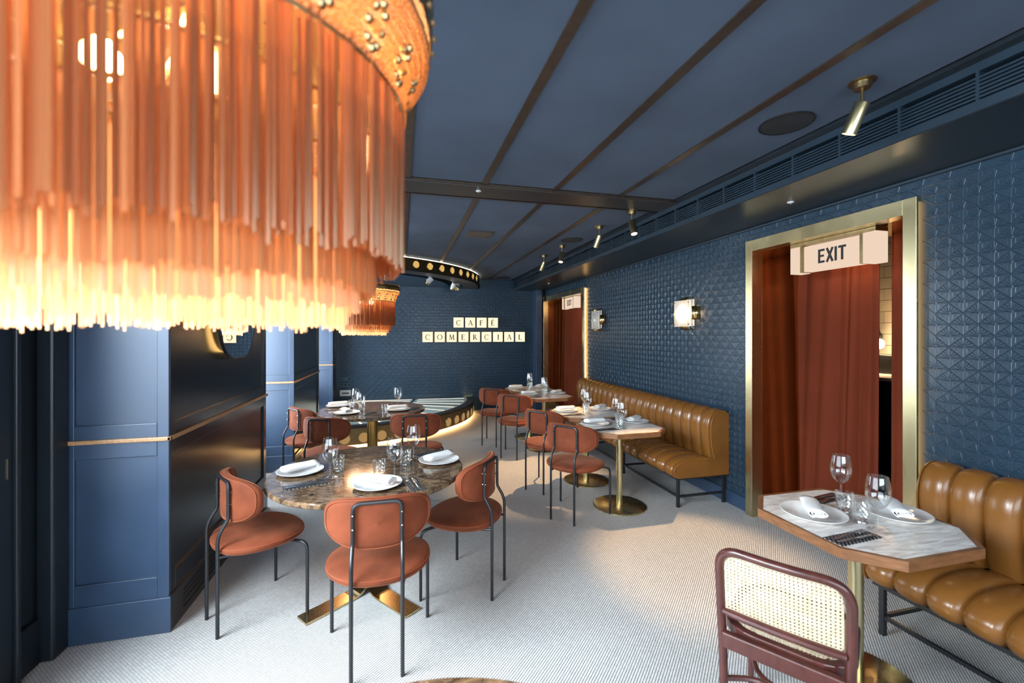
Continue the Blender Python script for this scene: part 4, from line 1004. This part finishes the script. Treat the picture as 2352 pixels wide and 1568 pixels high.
def make_wine(label):
    t = thing('wine_glass', label, 'glass', (0, 0, 0), 0, 'stemmed wine glasses')
    MB().lathe([(.036, .0), (.037, .002), (.02, .004), (.006, .010), (.0042, .022), (.004, .075), (.005, .086)], 28).build('stem', M['glass'], t)
    MB().lathe([(.005, .086), (.016, .092), (.030, .106), (.0395, .126), (.043, .148), (.0420, .172), (.0385, .196), (.0345, .218), (.0335, .218), (.0375, .196), (.041, .172), (.042, .148), (.0385, .127), (.029, .108), (.014, .095), (.002, .092)], 32).build('bowl', M['glass'], t)
    return t
def make_tumbler(label):
    t = thing('tumbler', label, 'glass', (0, 0, 0), 0, 'cut glass tumblers')
    n = 20
    def fn(u, v):
        a = 2*PI*u; z = .004+.088*v; r_ = .031+.007*v; f = .0022*(1 if (round(u*n)+round(v*8)) % 2 else -.2)*(1 if .06 < v < .85 else 0)
        return ((r_-f)*math.cos(a), (r_-f)*math.sin(a), z)
    m = MB().grid(fn, n, 8, False, True); m.build('cut_wall', M['cutglass'], t, sharp=0)
    MB().lathe([(.0365, .092), (.0382, .0935), (.0365, .093), (.0285, .016), (.001, .012)], 24).build('inner_wall', M['glass'], t)
    MB().lathe([(.001, 0), (.030, 0), (.032, .004), (.030, .011), (.001, .011)], 24).build('base', M['cutglass'], t)
    return t
def make_pouch(label):
    o = MB().box(-.041, .041, -.12, .12, 0, .0022).build('cutlery_pouch', M['dots'], bevel=.0006); return tag(o, label, 'cutlery pouch', 'dotted black cutlery pouches')
def flatware(kind, label):
    # outline along y with half widths and a curved height
    if kind == 'fork':
        st = [(-.10, .0055, .002), (-.09, .0075, .002), (-.05, .0045, .003), (.0, .0028, .008), (.03, .0035, .009), (.042, .010, .006), (.055, .0125, .004)]
    else:
        st = [(-.11, .0060, .002), (-.10, .0085, .002), (-.03, .0065, .003), (.0, .005, .004), (.012, .0085, .004), (.08, .0095, .003), (.105, .006, .003), (.115, .001, .003)]
    m = MB(); n = len(st)
    v = []
    for y, w_, z in st: v += [(-w_, y, z), (w_, y, z), (w_*.7, y, z+.0022), (-w_*.7, y, z+.0022)]
    f = []
    for i in range(n-1):
        for k in range(4): f.append((i*4+k, i*4+(k+1) % 4, (i+1)*4+(k+1) % 4, (i+1)*4+k))
    f += [(3, 2, 1, 0), tuple((n-1)*4+k for k in range(4))]
    m.add(v, f, True)
    if kind == 'fork':
        for k in range(4): m.bar(((k-1.5)*.0068, .054, .006), ((k-1.5)*.0064, .105, .007), .0030, .0016)
    o = m.build('fork' if kind == 'fork' else 'table_knife', M['steel'], sharp=40)
    return tag(o, label, 'fork' if kind == 'fork' else 'knife', 'forks on the dotted pouches' if kind == 'fork' else 'knives on the dotted pouches')
protos = {}
mk = {'plate': make_plate, 'napkin': make_napkin, 'wine': make_wine, 'tumbler': make_tumbler, 'pouch': make_pouch, 'fork': lambda l: flatware('fork', l), 'knife': lambda l: flatware('knife', l)}
def put(kind, x, y, z, rz, label):
    if kind not in protos: protos[kind] = mk[kind](label); o = protos[kind]
    else: o = dup(protos[kind], label=label)
    if kind == 'wine': o.scale = (1.08, 1.08, 1.08)
    o.location = (x, y, z); o.rotation_euler = (0, 0, rz); return o
def setting(table, seat, plate, prz, nap_rz, wine, tum, pouch, pz, ftilt=0, zt=ZT, naploc=(0, 0)):
    w_ = '%s of %s' % (seat, table)
    zt += .0003
    if plate:
        put('plate', plate[0], plate[1], zt, prz, 'white plate with rim lettering at the '+w_)
        put('napkin', plate[0]+naploc[0], plate[1]+naploc[1], zt+.0205, nap_rz, 'rolled white napkin on the plate at the '+w_)
    if wine: put('wine', wine[0], wine[1], zt, 0, 'stemmed wine glass at the '+w_)
    if tum: put('tumbler', tum[0], tum[1], zt, random.random()*3, 'cut glass tumbler at the '+w_)
    if pouch:
        put('pouch', pouch[0], pouch[1], zt, pz, 'dotted black cutlery pouch at the '+w_)
        d = Vector((math.cos(pz), math.sin(pz)))*.016
        put('fork', pouch[0]-d.x, pouch[1]-d.y, zt+.0024, pz+.06, 'steel fork on the dotted pouch at the '+w_)
        put('knife', pouch[0]+d.x, pouch[1]+d.y, zt+.0024, pz-.03, 'steel knife on the dotted pouch at the '+w_)
NR, FR = 'the near round table', 'the far round table'
setting(NR, 'pier side', (-.60, 2.93), R(-35), R(-52), (-.405, 2.775), (-.375, 2.90), (-.515, 2.672), R(-73))
setting(NR, 'camera side', (-.125, 2.565), R(0), R(52), (-.035, 2.675), (-.125, 2.745), (.070, 2.535), R(12))
setting(NR, 'aisle side', (.25, 2.955), R(60), R(-52), (.085, 3.02), (.03, 2.93), (.21, 3.16), R(-60))
setting(FR, 'far pier side', (-.715, 5.50), R(-60), R(-60), (-.495, 5.25), (-.55, 5.35), (-.70, 5.24), R(-75))
setting(FR, 'camera side', (-.56, 4.98), R(0), R(20), (-.415, 4.915), (-.42, 5.12), (-.33, 4.90), R(-35))
setting(FR, 'aisle side', (-.03, 5.06), R(30), R(-70), (-.03, 5.22), (-.165, 4.90), (.145, 5.11), R(-20))
for k, (cx_, cy_) in enumerate(OT):
    first = k == 0
    nz = (R(-38), R(-40)) if first else (R(-78), R(-50))
    setting(TN[k], 'chair side', (cx_-.18+(.018 if first else -.02), cy_+.10-(.025 if first else 0)), R(-60), nz[0], (cx_-.040, cy_-.125), (cx_-.022, cy_-.040), (cx_-.212, cy_-(.150 if first else .140)), R(-90) if not first else R(-86))
    setting(TN[k], 'bench side', (cx_+.215, cy_+.02+(-.04 if first else .08)), R(120), nz[1], (cx_+.13 if first else cx_+.035, cy_+.175 if first else cy_+.125), (cx_+.02, cy_+.07 if first else cy_+.047), (cx_+.09 if first else cx_+.17, cy_+.22 if first else cy_+.285), R(100))
